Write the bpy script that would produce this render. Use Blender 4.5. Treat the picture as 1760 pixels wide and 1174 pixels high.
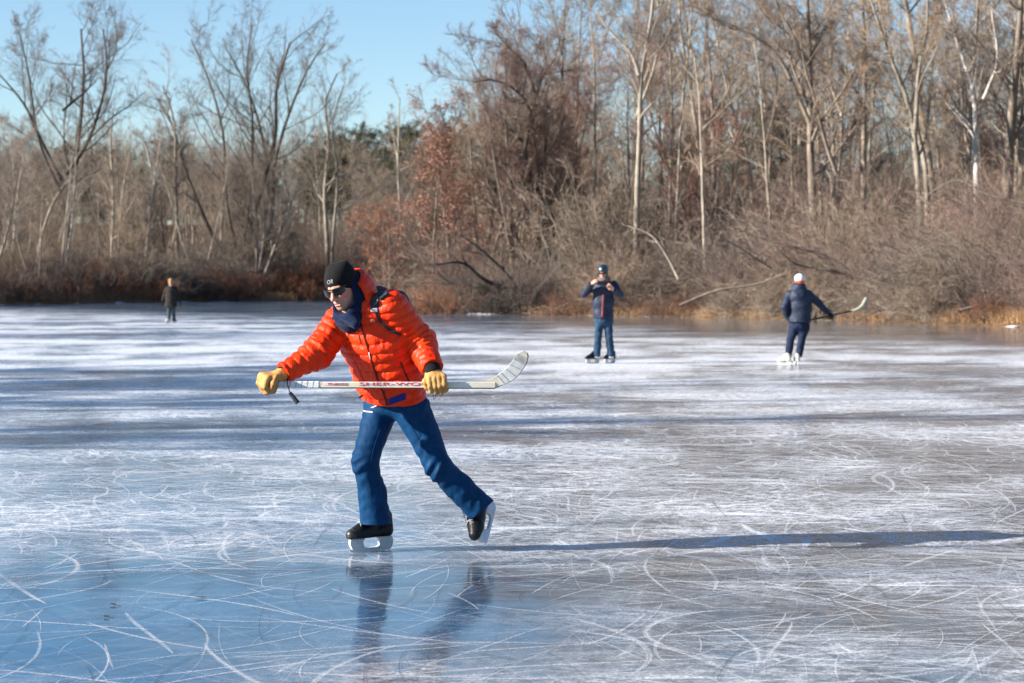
import bpy, bmesh, math, random
import numpy as np
from mathutils import Vector, Matrix
from mathutils.bvhtree import BVHTree

for _o in list(bpy.data.objects):
    bpy.data.objects.remove(_o)
SC = bpy.context.scene
COL = SC.collection
R = math.radians

# ---------------------------------------------------------------- camera
F_PX = 3422.0                      # focal length in photo pixels (70 mm on 36 mm, 1760 px)
CAM_H = 1.45
HORIZON = 490.0
cam = bpy.data.cameras.new('camera')
cam.lens = 70.0
cam.sensor_width = 36.0
cam.shift_y = (HORIZON - 587.0) / 1760.0
cam.clip_start = 0.1
cam.clip_end = 6000.0
cam.dof.use_dof = True
cam.dof.focus_distance = 10.6
cam.dof.aperture_fstop = 5.2
cam_o = bpy.data.objects.new('camera', cam)
cam_o.location = (0, 0, CAM_H)
cam_o.rotation_euler = (math.pi / 2, 0, 0)
COL.objects.link(cam_o)
SC.camera = cam_o

# ---------------------------------------------------------------- sky and sun
SUN_EL, SUN_AZ = 21.5, 256.0       # clockwise from +Y: low winter sun, left and a little behind
world = bpy.data.worlds.new('World')
SC.world = world
world.use_nodes = True
_nt = world.node_tree
_sky = _nt.nodes.new('ShaderNodeTexSky')
_sky.sky_type = 'NISHITA'
_sky.sun_disc = False
_sky.sun_elevation = R(SUN_EL)
_sky.sun_rotation = R(SUN_AZ)
_sky.air_density = 1.0
_sky.dust_density = 0.0
_sky.ozone_density = 3.6
_nt.links.new(_sky.outputs[0], _nt.nodes['Background'].inputs[0])
_nt.nodes['Background'].inputs[1].default_value = 0.068
sun = bpy.data.lights.new('sun', 'SUN')
sun.energy = 4.9
sun.angle = R(0.53)
sun.color = (1.0, 0.93, 0.83)
sun_o = bpy.data.objects.new('sun', sun)
_sd = Vector((math.sin(R(SUN_AZ)) * math.cos(R(SUN_EL)), math.cos(R(SUN_AZ)) * math.cos(R(SUN_EL)), math.sin(R(SUN_EL))))
sun_o.rotation_euler = _sd.to_track_quat('Z', 'Y').to_euler()
sun_o.location = (-20, -5, 30)
COL.objects.link(sun_o)
SC.view_settings.view_transform = 'Standard'
SC.view_settings.look = 'None'
SC.view_settings.exposure = 1.45
SC.view_settings.gamma = 1.0
SC.cycles.transparent_max_bounces = 24
SC.cycles.max_bounces = 6
SC.cycles.use_denoising = True

# ---------------------------------------------------------------- helpers
def P(px, py, d):
    """A photo pixel at distance d -> world point."""
    return np.array([(px - 880.0) / F_PX * d, d, CAM_H - (py - HORIZON) / F_PX * d])

def V3(*a):
    return np.array(a, dtype=float)

def unit(v):
    v = np.asarray(v, float)
    return v / max(1e-9, np.linalg.norm(v))

def make_mesh(name, V, Q=None, T=None, smooth=True, uv=None):
    V = np.asarray(V, np.float32)
    me = bpy.data.meshes.new(name)
    me.vertices.add(len(V))
    me.vertices.foreach_set('co', V.ravel())
    loops, starts, n = [], [], 0
    if Q is not None and len(Q):
        Q = np.asarray(Q, np.int32)
        loops.append(Q.ravel())
        starts.append(np.arange(len(Q), dtype=np.int32) * 4)
        n = len(Q) * 4
    if T is not None and len(T):
        T = np.asarray(T, np.int32)
        loops.append(T.ravel())
        starts.append(n + np.arange(len(T), dtype=np.int32) * 3)
    L = np.concatenate(loops)
    S = np.concatenate(starts)
    me.loops.add(len(L))
    me.loops.foreach_set('vertex_index', L)
    me.polygons.add(len(S))
    me.polygons.foreach_set('loop_start', S)
    me.polygons.foreach_set('use_smooth', np.full(len(S), smooth))
    if uv is not None:
        me.uv_layers.new(name='UVMap')
        me.uv_layers[0].data.foreach_set('uv', np.asarray(uv, np.float32)[L].ravel())
    me.update(calc_edges=True)
    me.validate()
    return me

def link(name, me, mat=None, parent=None, loc=None):
    o = bpy.data.objects.new(name, me)
    if mat is not None and me is not None and not me.materials:
        me.materials.append(mat)
    COL.objects.link(o)
    if loc is not None:
        o.location = loc
    if parent is not None:
        o.parent = parent
        if loc is None and parent.parent is None:
            o.matrix_parent_inverse = Matrix.Translation(-Vector(root_loc(parent)))
    return o

def root_loc(o):
    l = Vector(o.location) if o.parent is None else Vector((0, 0, 0))
    if o.parent is not None:
        l = root_loc(o.parent)
    return l

def tag(o, label=None, cat=None, group=None, kind=None):
    if label: o['label'] = label
    if cat: o['category'] = cat
    if group: o['group'] = group
    if kind: o['kind'] = kind
    return o

def empty(name, loc, label, cat, group=None, rz=0.0, scale=1.0):
    o = bpy.data.objects.new(name, None)
    o.empty_display_size = 0.2
    o.location = loc
    o.rotation_euler = (0, 0, rz)
    o.scale = (scale,) * 3
    COL.objects.link(o)
    return tag(o, label, cat, group)

# vectorised value noise -------------------------------------------------
def _hash(ix, iy, iz):
    n = (ix * 374761393 + iy * 668265263 + iz * 1274126177) & 0x7fffffff
    n = ((n ^ (n >> 13)) * 1274126177) & 0x7fffffff
    return ((n ^ (n >> 16)) & 0xffff) / 65535.0

def vnoise(p):
    p = np.asarray(p, float)
    i = np.floor(p).astype(np.int64)
    f = p - i
    f = f * f * (3 - 2 * f)
    r = 0
    for dx in (0, 1):
        for dy in (0, 1):
            for dz in (0, 1):
                w = (f[..., 0] if dx else 1 - f[..., 0]) * (f[..., 1] if dy else 1 - f[..., 1]) * (f[..., 2] if dz else 1 - f[..., 2])
                r = r + w * _hash(i[..., 0] + dx, i[..., 1] + dy, i[..., 2] + dz)
    return r * 2 - 1

# tubes --------------------------------------------------------------------
def tubes(groups, sides):
    """groups: list of (pts M,N,3 ; radii M,N). -> verts, quads"""
    VV, QQ, off = [], [], 0
    for pts, rad in groups:
        pts = np.asarray(pts, float)
        rad = np.asarray(rad, float)
        M, N, _ = pts.shape
        t = np.gradient(pts, axis=1)
        t /= np.maximum(1e-9, np.linalg.norm(t, axis=2, keepdims=True))
        ref = np.where(np.abs(t[:, :1, 2:3]) < 0.8, np.array([0, 0, 1.0]), np.array([1.0, 0, 0]))
        a = np.cross(t, np.broadcast_to(ref, t.shape))
        a /= np.maximum(1e-9, np.linalg.norm(a, axis=2, keepdims=True))
        b = np.cross(t, a)
        ang = np.arange(sides) * 2 * np.pi / sides
        v = pts[:, :, None] + rad[:, :, None, None] * (np.cos(ang)[None, None, :, None] * a[:, :, None] + np.sin(ang)[None, None, :, None] * b[:, :, None])
        VV.append(v.reshape(-1, 3))
        m = np.arange(M)[:, None, None] * N * sides
        i = np.arange(N - 1)[None, :, None] * sides
        s = np.arange(sides)[None, None, :]
        s2 = (s + 1) % sides
        q = np.stack([m + i + s, m + i + sides + s, m + i + sides + s2, m + i + s2], -1).reshape(-1, 4)
        QQ.append(q + off)
        off += M * N * sides
    return np.concatenate(VV), np.concatenate(QQ)

def tube1(pts, rad, sides=8, n=None):
    pts = np.asarray(pts, float)
    rad = np.broadcast_to(np.asarray(rad, float), (len(pts),)).copy()
    if n:
        pts, rad = resample(pts, rad, n)
    # closed ends
    pts = np.concatenate([pts[:1], pts, pts[-1:]])
    d0, d1 = unit(pts[2] - pts[1]), unit(pts[-2] - pts[-3])
    pts[0] -= d0 * 1e-5
    pts[-1] += d1 * 1e-5
    rad = np.concatenate([[1e-5], rad, [1e-5]])
    return tubes([(pts[None], rad[None])], sides)

def resample(pts, rad, n, smooth=True):
    pts = np.asarray(pts, float)
    seg = np.linalg.norm(np.diff(pts, axis=0), axis=1)
    s = np.concatenate([[0], np.cumsum(seg)])
    u = np.linspace(0, s[-1], n)
    if smooth and len(pts) > 2:                    # Catmull-Rom through the given points
        m = np.gradient(pts, s, axis=0)
        k = np.clip(np.searchsorted(s, u, 'right') - 1, 0, len(s) - 2)
        h = (s[k + 1] - s[k])
        x = ((u - s[k]) / h)[:, None]
        h = h[:, None]
        out = ((2 * x**3 - 3 * x**2 + 1) * pts[k] + (x**3 - 2 * x**2 + x) * h * m[k] + (-2 * x**3 + 3 * x**2) * pts[k + 1] + (x**3 - x**2) * h * m[k + 1])
    else:
        out = np.stack([np.interp(u, s, pts[:, c]) for c in range(3)], 1)
    return out, np.interp(u, s, rad)

# materials ------------------------------------------------------------------
class NT:
    def __init__(self, m):
        self.t = m.node_tree
        self.n = self.t.nodes
        self.bsdf = self.n.get('Principled BSDF')
    def __call__(self, kind, **kw):
        nd = self.n.new(kind)
        for k, v in kw.items():
            if k.startswith('i_'):
                key = k[2:]
                key = int(key) if key.isdigit() else key.replace('_', ' ')
                if isinstance(v, bpy.types.NodeSocket):
                    self.t.links.new(v, nd.inputs[key])
                else:
                    nd.inputs[key].default_value = v
            else:
                setattr(nd, k, v)
        return nd
    def link(self, a, b):
        self.t.links.new(a, b)
    def math(self, op, a, b=None, c=None, clamp=False):
        nd = self.n.new('ShaderNodeMath')
        nd.operation = op
        nd.use_clamp = clamp
        for i, v in enumerate((a, b, c)):
            if v is None: continue
            if isinstance(v, bpy.types.NodeSocket): self.t.links.new(v, nd.inputs[i])
            else: nd.inputs[i].default_value = v
        return nd.outputs[0]
    def ramp(self, fac, lo, hi):
        nd = self.n.new('ShaderNodeMapRange')
        nd.interpolation_type = 'SMOOTHSTEP'
        self.t.links.new(fac, nd.inputs[0])
        nd.inputs[1].default_value = lo
        nd.inputs[2].default_value = hi
        return nd.outputs[0]
    def mix(self, fac, a, b):
        nd = self.n.new('ShaderNodeMix')
        nd.data_type = 'RGBA'
        for i, v in ((0, fac), (6, a), (7, b)):
            if isinstance(v, bpy.types.NodeSocket): self.t.links.new(v, nd.inputs[i])
            elif i == 0: nd.inputs[0].default_value = v
            else: nd.inputs[i].default_value = (*v, 1) if len(v) == 3 else v
        return nd.outputs[2]
    def noise(self, vec, scale, detail=4, rough=0.55, dist=0.0):
        nd = self('ShaderNodeTexNoise', i_Scale=scale, i_Detail=float(detail), i_Roughness=rough, i_Distortion=dist)
        if vec is not None: self.t.links.new(vec, nd.inputs['Vector'])
        return nd.outputs[0]

def new_mat(name):
    m = bpy.data.materials.new(name)
    m.use_nodes = True
    return m, NT(m)

def simple_mat(name, c1, c2=None, scale=20.0, rough=0.7, bump=0.0, bscale=None, stretch=(1, 1, 1), spec=0.3, sheen=0.0, vary=0.0, coat=0.0, lo=.35, hi=.65):
    m, N = new_mat(name)
    tc = N('ShaderNodeTexCoord')
    mp = N('ShaderNodeMapping', i_Vector=tc.outputs['Object'], i_Scale=stretch)
    nz = N.noise(mp.outputs[0], scale, 5, .6)
    col = N.mix(N.ramp(nz, lo, hi), c1, c2 or tuple(x * .75 for x in c1))
    if vary:
        oi = N('ShaderNodeObjectInfo')
        hsv = N('ShaderNodeHueSaturation')
        N.link(col, hsv.inputs['Color'])
        N.link(N.math('MULTIPLY_ADD', oi.outputs['Random'], 2 * vary, 1 - vary), hsv.inputs['Value'])
        N.link(N.math('MULTIPLY_ADD', oi.outputs['Random'], .5, .75), hsv.inputs['Saturation'])
        col = hsv.outputs[0]
    N.link(col, N.bsdf.inputs['Base Color'])
    N.bsdf.inputs['Roughness'].default_value = rough
    N.bsdf.inputs['Specular IOR Level'].default_value = spec
    if sheen:
        N.bsdf.inputs['Sheen Weight'].default_value = sheen
    if coat:
        N.bsdf.inputs['Coat Weight'].default_value = coat
        N.bsdf.inputs['Coat Roughness'].default_value = .2
    if bump:
        bn = N.noise(mp.outputs[0], bscale or scale * 2, 4, .6)
        bp = N('ShaderNodeBump', i_Height=bn, i_Strength=1.0, i_Distance=bump)
        N.link(bp.outputs[0], N.bsdf.inputs['Normal'])
    return m
# ================================================================ the lake, its banks
SHORE = np.array([(17.9, 68.9), (14.4, 78.8), (8.4, 90), (3.3, 95), (-2.3, 99), (-4.9, 108), (-3, 125), (-2, 150), (-6, 176), (-12, 187),
                  (-17, 185), (-22, 178), (-29, 171), (-37.5, 147), (-43, 120), (-45, 96), (-36, 62), (-26, 42), (-22, 22), (-21, -5), (-24, -25), (0, -38), (40, -28), (42, 10), (36, 35), (24, 58)], float)

def shore_dist(x, y):
    """signed distance to the shoreline, positive on land"""
    x, y = np.asarray(x, float), np.asarray(y, float)
    best = np.full(x.shape, 1e9)
    inside = np.zeros(x.shape, bool)
    n = len(SHORE)
    for i in range(n):
        ax, ay = SHORE[i]
        bx, by = SHORE[(i + 1) % n]
        dx, dy = bx - ax, by - ay
        t = np.clip(((x - ax) * dx + (y - ay) * dy) / (dx * dx + dy * dy), 0, 1)
        best = np.minimum(best, np.hypot(x - ax - t * dx, y - ay - t * dy))
        c = ((ay > y) != (by > y)) & (x < dx * (y - ay) / (dy if dy else 1e-9) + ax)
        inside ^= c
    return np.where(inside, -best, best)

def gz(x, y):
    x, y = np.asarray(x, float), np.asarray(y, float)
    s = shore_dist(x, y)
    s = s + .8 * vnoise(np.stack([x * .45, y * .45, x * 0], -1))
    z = np.where(s > 0, .45 * (1 - np.exp(-np.maximum(s, 0) / 1.2)) + .055 * np.maximum(s - 2, 0) ** 1.02, .25 * s)
    z = np.maximum(z, -.5)
    hill = 9 * (1 - np.exp(-np.maximum(s - 40, 0) / 90.0))
    z = np.where(s > 0, np.minimum(z, 5 + .0 * s) + hill, z)
    z = z + np.where(s > 3, .25 * vnoise(np.stack([x * .2, y * .2, x * 0 + 3], -1)), 0)
    return z

def axis(c, fine, n, ext):
    u = np.linspace(-1, 1, n)
    k = 5.2
    return c + fine * n / 2 * u + np.sign(u) * ext * (np.sinh(k * np.abs(u)) / np.sinh(k)) ** 1.6

gx = axis(-8.0, .62, 260, 1800.0)
gy = axis(105.0, .95, 280, 1800.0)
GX, GY = np.meshgrid(gx, gy, indexing='ij')
GZ = gz(GX, GY)
nx, ny = GX.shape
ii = np.arange(nx * ny).reshape(nx, ny)
Qg = np.stack([ii[:-1, :-1], ii[1:, :-1], ii[1:, 1:], ii[:-1, 1:]], -1).reshape(-1, 4)
m_ground, N = new_mat('leaf litter')
tc = N('ShaderNodeTexCoord')
n1 = N.noise(tc.outputs['Object'], .35, 6, .65)
n2 = N.noise(tc.outputs['Object'], 3.0, 6, .7)
c = N.mix(N.ramp(n1, .35, .65), (.20, .115, .060), (.135, .095, .062))
c = N.mix(N.math('MULTIPLY', N.ramp(n2, .4, .7), .7), c, (.30, .20, .11))
N.link(c, N.bsdf.inputs['Base Color'])
N.bsdf.inputs['Roughness'].default_value = .95
N.bsdf.inputs['Specular IOR Level'].default_value = .1
N.link(N('ShaderNodeBump', i_Height=n2, i_Distance=.3, i_Strength=1.0).outputs[0], N.bsdf.inputs['Normal'])
ground = link('ground', make_mesh('ground', np.stack([GX, GY, GZ], -1).reshape(-1, 3), Qg), m_ground)
tag(ground, kind='structure')

# ---------------------------------------------------------------- ice
m_ice, N = new_mat('skated ice')
tc = N('ShaderNodeTexCoord')
obj = tc.outputs['Object']
def streaks(angle, along, across, warp, det, lo, hi, seed):
    wv = N('ShaderNodeTexNoise', i_Vector=obj, i_Scale=.28, i_Detail=2.0)
    wp = N('ShaderNodeVectorMath', operation='MULTIPLY_ADD', i_0=wv.outputs[1], i_1=(warp, warp, 0), i_2=obj)
    mp0 = N('ShaderNodeMapping', i_Vector=wp.outputs[0], i_Rotation=(0, 0, R(angle)), i_Location=(seed * 7.3, seed * 3.1, 0))
    mp = N('ShaderNodeMapping', i_Vector=mp0.outputs[0], i_Scale=(along, across, 1))
    nz = N.noise(mp.outputs[0], 1.0, det, .62)
    return N.ramp(nz, lo, hi)
patch = N.noise(obj, .22, 5, .6)              # where the ice is worn white, where it is still glassy
patch2 = N.noise(obj, .9, 5, .65)
big = N.ramp(N.math('ADD', N.math('MULTIPLY', patch, .65), N.math('MULTIPLY', patch2, .35)), .41, .575)
sts = [streaks(a, al, ac, w, d, lo, hi, i) for i, (a, al, ac, w, d, lo, hi) in enumerate([
    (8, .8, 6.0, 2.6, 9, .50, .66), (-24, 1.0, 9.0, 3.0, 9, .52, .68), (38, 1.0, 10.0, 3.2, 9, .53, .68), (75, 1.3, 10.0, 2.4, 9, .54, .69), (-58, 1.2, 12.0, 3.0, 9, .54, .69)])]
glass = N('ShaderNodeVectorMath', operation='LENGTH', i_0=N('ShaderNodeMapping', i_Vector=obj, i_Location=(.36, -3.06, 0), i_Scale=(.33, .345, 0)).outputs[0]).outputs['Value']
glass = N.ramp(N.math('ADD', glass, N.math('MULTIPLY_ADD', patch2, 1.2, -.6)), .35, 1.15)
sepx_ = N('ShaderNodeSeparateXYZ', i_Vector=obj)
sm = sts[0]
for s_ in sts[1:]:
    sm = N.math('MAXIMUM', sm, s_)
fine = N.noise(obj, 55.0, 4, .75)
fine_m = N.ramp(fine, .36, .66)
grain = N.noise(obj, 11.0, 5, .75)
haze_ = N.math('MULTIPLY', N.ramp(grain, .3, .75), N.math('MULTIPLY_ADD', big, .80, .30))
pw = N.math('MULTIPLY', sm, N.math('MULTIPLY_ADD', big, .62, .46))
sepy = sepx_.outputs[1]
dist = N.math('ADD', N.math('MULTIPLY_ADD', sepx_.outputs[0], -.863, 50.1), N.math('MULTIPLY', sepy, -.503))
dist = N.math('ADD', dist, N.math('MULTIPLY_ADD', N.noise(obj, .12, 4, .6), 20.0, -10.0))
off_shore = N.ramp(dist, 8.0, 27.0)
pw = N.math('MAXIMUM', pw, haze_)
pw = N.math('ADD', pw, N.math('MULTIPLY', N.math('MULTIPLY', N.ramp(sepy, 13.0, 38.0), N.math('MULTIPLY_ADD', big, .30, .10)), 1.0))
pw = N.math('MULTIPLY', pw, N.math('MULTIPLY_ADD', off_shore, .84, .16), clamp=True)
pw = N.math('MULTIPLY', pw, N.math('MULTIPLY_ADD', glass, .86, .14))
pw = N.math('MULTIPLY', pw, N.math('MULTIPLY_ADD', fine_m, .85, .42), clamp=True)
sepx = N('ShaderNodeSeparateXYZ', i_Vector=obj)
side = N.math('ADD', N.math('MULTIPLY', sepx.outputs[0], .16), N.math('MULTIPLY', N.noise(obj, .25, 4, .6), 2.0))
tint = N.mix(N.ramp(side, .55, 1.25), (.003, .072, .165), (.074, .079, .088))  # blue of the reflected sky painted into the bare ice on the left
flk = N.ramp(N.noise(obj, 150.0, 2, .5), .64, .72)
pw = N.math('MAXIMUM', pw, N.math('MULTIPLY', flk, N.math('MULTIPLY_ADD', N.ramp(patch2, .45, .60), .55, .08)))
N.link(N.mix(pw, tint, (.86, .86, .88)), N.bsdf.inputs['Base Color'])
N.link(N.math('MULTIPLY_ADD', pw, .55, N.math('MULTIPLY_ADD', N.ramp(grain, .3, .8), .07, .025)), N.bsdf.inputs['Roughness'])
N.bsdf.inputs['IOR'].default_value = 1.33
N.bsdf.inputs['Specular Tint'].default_value = (.60, .84, 1, 1)  # reflections tinted bluer than the sky they mirror
N.link(N.math('MULTIPLY_ADD', pw, -.42, .5), N.bsdf.inputs['Specular IOR Level'])
bh = N.math('ADD', N.math('MULTIPLY', N.noise(obj, 2.2, 3, .5), 1.0), N.math('MULTIPLY', fine, .03))
N.link(N('ShaderNodeBump', i_Height=bh, i_Distance=.006, i_Strength=.8).outputs[0], N.bsdf.inputs['Normal'])
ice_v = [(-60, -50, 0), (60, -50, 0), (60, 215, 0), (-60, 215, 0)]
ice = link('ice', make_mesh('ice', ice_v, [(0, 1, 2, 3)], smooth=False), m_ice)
tag(ice, kind='structure')

# skate cuts: thin ribbons of shaved ice and darker blade cracks lying on the sheet
def ribbon_sheet(name, mat, n, rng, wr, lr, bend, dmin, dmax, z0, dz, lateral=1.15, near_pow=1.0, keep=None):
    N_ = 14
    d = dmin * (dmax / dmin) ** (rng.random(n) ** near_pow)
    x = (rng.random(n) * 2 - 1) * d * 880 / F_PX * lateral
    th = rng.normal(0, .95, n)
    th = np.where(rng.random(n) < .35, rng.random(n) * np.pi, th)
    L = lr[0] * (lr[1] / lr[0]) ** rng.random(n)
    k = rng.normal(0, bend, n)
    k2 = rng.normal(0, bend * .9, n)
    if keep is not None:
        ok = keep(x, d, rng.random(n))
        d, x, th, L, k, k2 = (a[ok] for a in (d, x, th, L, k, k2))
        n = len(d)
    wid = np.minimum(wr[0] * (wr[1] / wr[0]) ** rng.random(n) * np.clip(d / 12, .8, 2.2), .042 * L)
    s = np.linspace(-.5, .5, N_)[None]
    ang = th[:, None] + k[:, None] * s * L[:, None] + k2[:, None] * (s * L[:, None]) ** 2 * .5
    st = (L / (N_ - 1))[:, None]
    px = x[:, None] + np.cumsum(np.cos(ang) * st, 1)
    py = d[:, None] + np.cumsum(np.sin(ang) * st, 1)
    px -= px.mean(1, keepdims=True) - x[:, None]
    py -= py.mean(1, keepdims=True) - d[:, None]
    w = wid[:, None] * (1 - (2 * s) ** 4 * .85) * .5
    nx_, ny_ = -np.sin(ang), np.cos(ang)
    z = (z0 + dz * rng.random(n))[:, None] + 0 * px
    A = np.stack([px + nx_ * w, py + ny_ * w, z], -1)
    B = np.stack([px - nx_ * w, py - ny_ * w, z], -1)
    V = np.stack([A, B], 2).reshape(-1, 3)
    U = np.stack([np.stack([(s * L[:, None]) + rng.random(n)[:, None] * 90, 0 * px], -1), np.stack([(s * L[:, None]), 0 * px + 1], -1)], 2)
    U[:, :, 1, 0] = U[:, :, 0, 0]
    m = np.arange(n)[:, None] * N_ * 2
    i = np.arange(N_ - 1)[None] * 2
    Qr = np.stack([m + i, m + i + 1, m + i + 3, m + i + 2], -1).reshape(-1, 4)
    return link(name, make_mesh(name, V, Qr, smooth=False, uv=U.reshape(-1, 2)), mat)

def ribbon_mat(name, col, su, sv, lo, hi, amt, rough=.75):
    m, N = new_mat(name)
    tc = N('ShaderNodeTexCoord')
    sep = N('ShaderNodeSeparateXYZ', i_Vector=tc.outputs['UV'])
    v = sep.outputs[1]
    prof = N.math('MULTIPLY', N.math('MULTIPLY', v, N.math('SUBTRACT', 1.0, v)), 4.0)
    mp = N('ShaderNodeMapping', i_Vector=tc.outputs['UV'], i_Scale=(su, sv, 1))
    n1 = N.noise(mp.outputs[0], 1.0, 6, .7)
    n2 = N.noise(tc.outputs['Object'], 90.0, 4, .85)
    a = N.math('MULTIPLY', N.math('ADD', N.math('MULTIPLY', n1, .45), N.math('MULTIPLY', n2, .55)), N.math('POWER', prof, .6))
    N.link(N.math('MULTIPLY', N.ramp(a, lo, hi), amt), N.bsdf.inputs['Alpha'])
    N.bsdf.inputs['Base Color'].default_value = (*col, 1)
    N.bsdf.inputs['Roughness'].default_value = rough
    N.bsdf.inputs['Specular IOR Level'].default_value = .15
    return m
m_cut = ribbon_mat('shaved ice line', (.85, .86, .88), 2.2, 1.0, .36, .64, .78)
m_pow = ribbon_mat('shaved ice powder', (.84, .85, .88), 1.4, 5.0, .37, .64, .62)
m_crk = ribbon_mat('blade groove', (.03, .04, .055), 3.0, 1.0, .28, .46, .6, .3)
rng = np.random.default_rng(5)
def glassy(x, d, u):
    # the ice low left of the skater is still glassy: fewer cuts there
    g = np.exp(-(((x + 1.25) / 2.2) ** 2 + ((d - 8.9) / 1.9) ** 2) ** 1.5)
    near_shore = np.clip((22 - (50.1 - .863 * x - .503 * d)) / 12, 0, 1)      # and under the right bank
    return u > np.maximum(.80 * g, .9 * near_shore)
tag(ribbon_sheet('shaved_powder', m_pow, 9000, rng, (.02, .13), (.4, 1.8), .55, 6.4, 80, .0010, .0008, near_pow=.55, keep=glassy), kind='stuff')
tag(ribbon_sheet('skate_scratches', m_cut, 8500, rng, (.0025, .011), (.25, 2.2), .5, 6.4, 60, .0022, .0014, near_pow=.62, keep=glassy), kind='stuff')
tag(ribbon_sheet('blade_grooves', m_crk, 700, rng, (.003, .009), (.4, 2.4), .4, 6.4, 17, .0040, .0006), kind='stuff')

# broken rim of old snow along the waterline
ss = []
for i in range(len(SHORE)):
    a, b = SHORE[i], SHORE[(i + 1) % len(SHORE)]
    n = max(2, int(np.linalg.norm(b - a) / .5))
    for k in range(n):
        ss.append(a + (b - a) * k / n)
ss = np.array(ss)
ss = ss[(ss[:, 1] > 55)]
k_ = np.argsort(np.arange(len(ss)))
tn = np.gradient(ss, axis=0)
tn /= np.linalg.norm(tn, axis=1, keepdims=True)
nrm = np.stack([tn[:, 1], -tn[:, 0]], 1)
off = .9 * vnoise(np.stack([ss[:, 0] * .3, ss[:, 1] * .3, ss[:, 0] * 0 + 5], -1))
wd = np.clip(.06 + .9 * vnoise(np.stack([ss[:, 0] * .55, ss[:, 1] * .55, ss[:, 0] * 0 + 9], -1)), .0, 1.5)
Vs, rows = [], 7
for r_ in range(rows):
    u = r_ / (rows - 1) * 2 - 1
    p = ss + nrm * (off + wd * u)[:, None]
    h = (.13 * wd * (1 - u * u) - .02)
    Vs.append(np.concatenate([p, h[:, None]], 1))
Vs = np.stack(Vs, 1)
ii = np.arange(Vs.shape[0] * rows).reshape(-1, rows)
Qs = np.stack([ii[:-1, :-1], ii[1:, :-1], ii[1:, 1:], ii[:-1, 1:]], -1)
gap = np.linalg.norm(ss[1:] - ss[:-1], axis=1) < 1.5
Qs = Qs[gap].reshape(-1, 4)
m_snow = simple_mat('old snow', (.80, .82, .86), (.62, .63, .66), 3, .8, .03, 14)
tag(link('snow', make_mesh('snow', Vs.reshape(-1, 3), Qs), m_snow), kind='stuff')
# ================================================================ bare trees
TR = np.random.default_rng(11)
def bark(name, c1, c2, c3, vary=.25):
    m, N = new_mat(name)
    tc = N('ShaderNodeTexCoord')
    mp = N('ShaderNodeMapping', i_Vector=tc.outputs['Object'], i_Scale=(3, 3, .7))
    n1 = N.noise(mp.outputs[0], 1.2, 6, .7)
    n2 = N.noise(tc.outputs['Object'], .35, 4, .6)
    col = N.mix(N.ramp(n1, .35, .62), c1, c2)
    col = N.mix(N.ramp(n2, .45, .65), col, c3)
    oi = N('ShaderNodeObjectInfo')
    hsv = N('ShaderNodeHueSaturation')
    N.link(col, hsv.inputs['Color'])
    N.link(N.math('MULTIPLY_ADD', oi.outputs['Random'], 2 * vary, 1 - vary), hsv.inputs['Value'])
    N.link(hsv.outputs[0], N.bsdf.inputs['Base Color'])
    N.bsdf.inputs['Roughness'].default_value = .9
    N.bsdf.inputs['Specular IOR Level'].default_value = .15
    N.link(N('ShaderNodeBump', i_Height=n1, i_Distance=.06, i_Strength=.8).outputs[0], N.bsdf.inputs['Normal'])
    return m
BK = {
    'grey': bark('grey brown bark', (0.310, 0.255, 0.205), (0.155, 0.124, 0.100), (0.232, 0.190, 0.155)),
    'pale': bark('pale lichen bark', (0.396, 0.343, 0.278), (0.212, 0.179, 0.146), (0.309, 0.276, 0.224)),
    'dark': bark('dark bark', (0.129, 0.104, 0.086), (0.056, 0.046, 0.040), (0.095, 0.079, 0.068)),
    'birch': bark('white bark', (0.611, 0.580, 0.534), (0.294, 0.256, 0.225), (0.479, 0.440, 0.401)),
}
TW = {
    'grey': simple_mat('grey brown twigs', (0.283, 0.225, 0.178), (0.180, 0.141, 0.114), 1.5, .9, vary=.2, spec=.1),
    'dark': simple_mat('dark twigs', (0.164, 0.133, 0.113), (0.112, 0.089, 0.077), 1.5, .9, vary=.2, spec=.1),
    'red': simple_mat('red budded twigs', (.235, .128, .105), (.17, .108, .092), 1.2, .9, vary=.15, spec=.1),
    'tan': simple_mat('tan twigs', (0.342, 0.269, 0.203), (0.223, 0.176, 0.138), 1.5, .9, vary=.2, spec=.1),
    'mauve': simple_mat('mauve brown twigs', (.235, .168, .148), (.15, .108, .095), 1.5, .9, vary=.2, spec=.1),
    'rust': simple_mat('rusty brush twigs', (0.267, 0.136, 0.085), (0.177, 0.099, 0.072), 1.5, .9, vary=.2, spec=.1),
}
m_rust = simple_mat('rusty dry leaves', (.50, .175, .075), (.36, .14, .075), 4, .85, vary=.15)
m_needle = simple_mat('pine needles', (.036, .046, .021), (.062, .060, .028), 3, .7, vary=.3)

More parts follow.
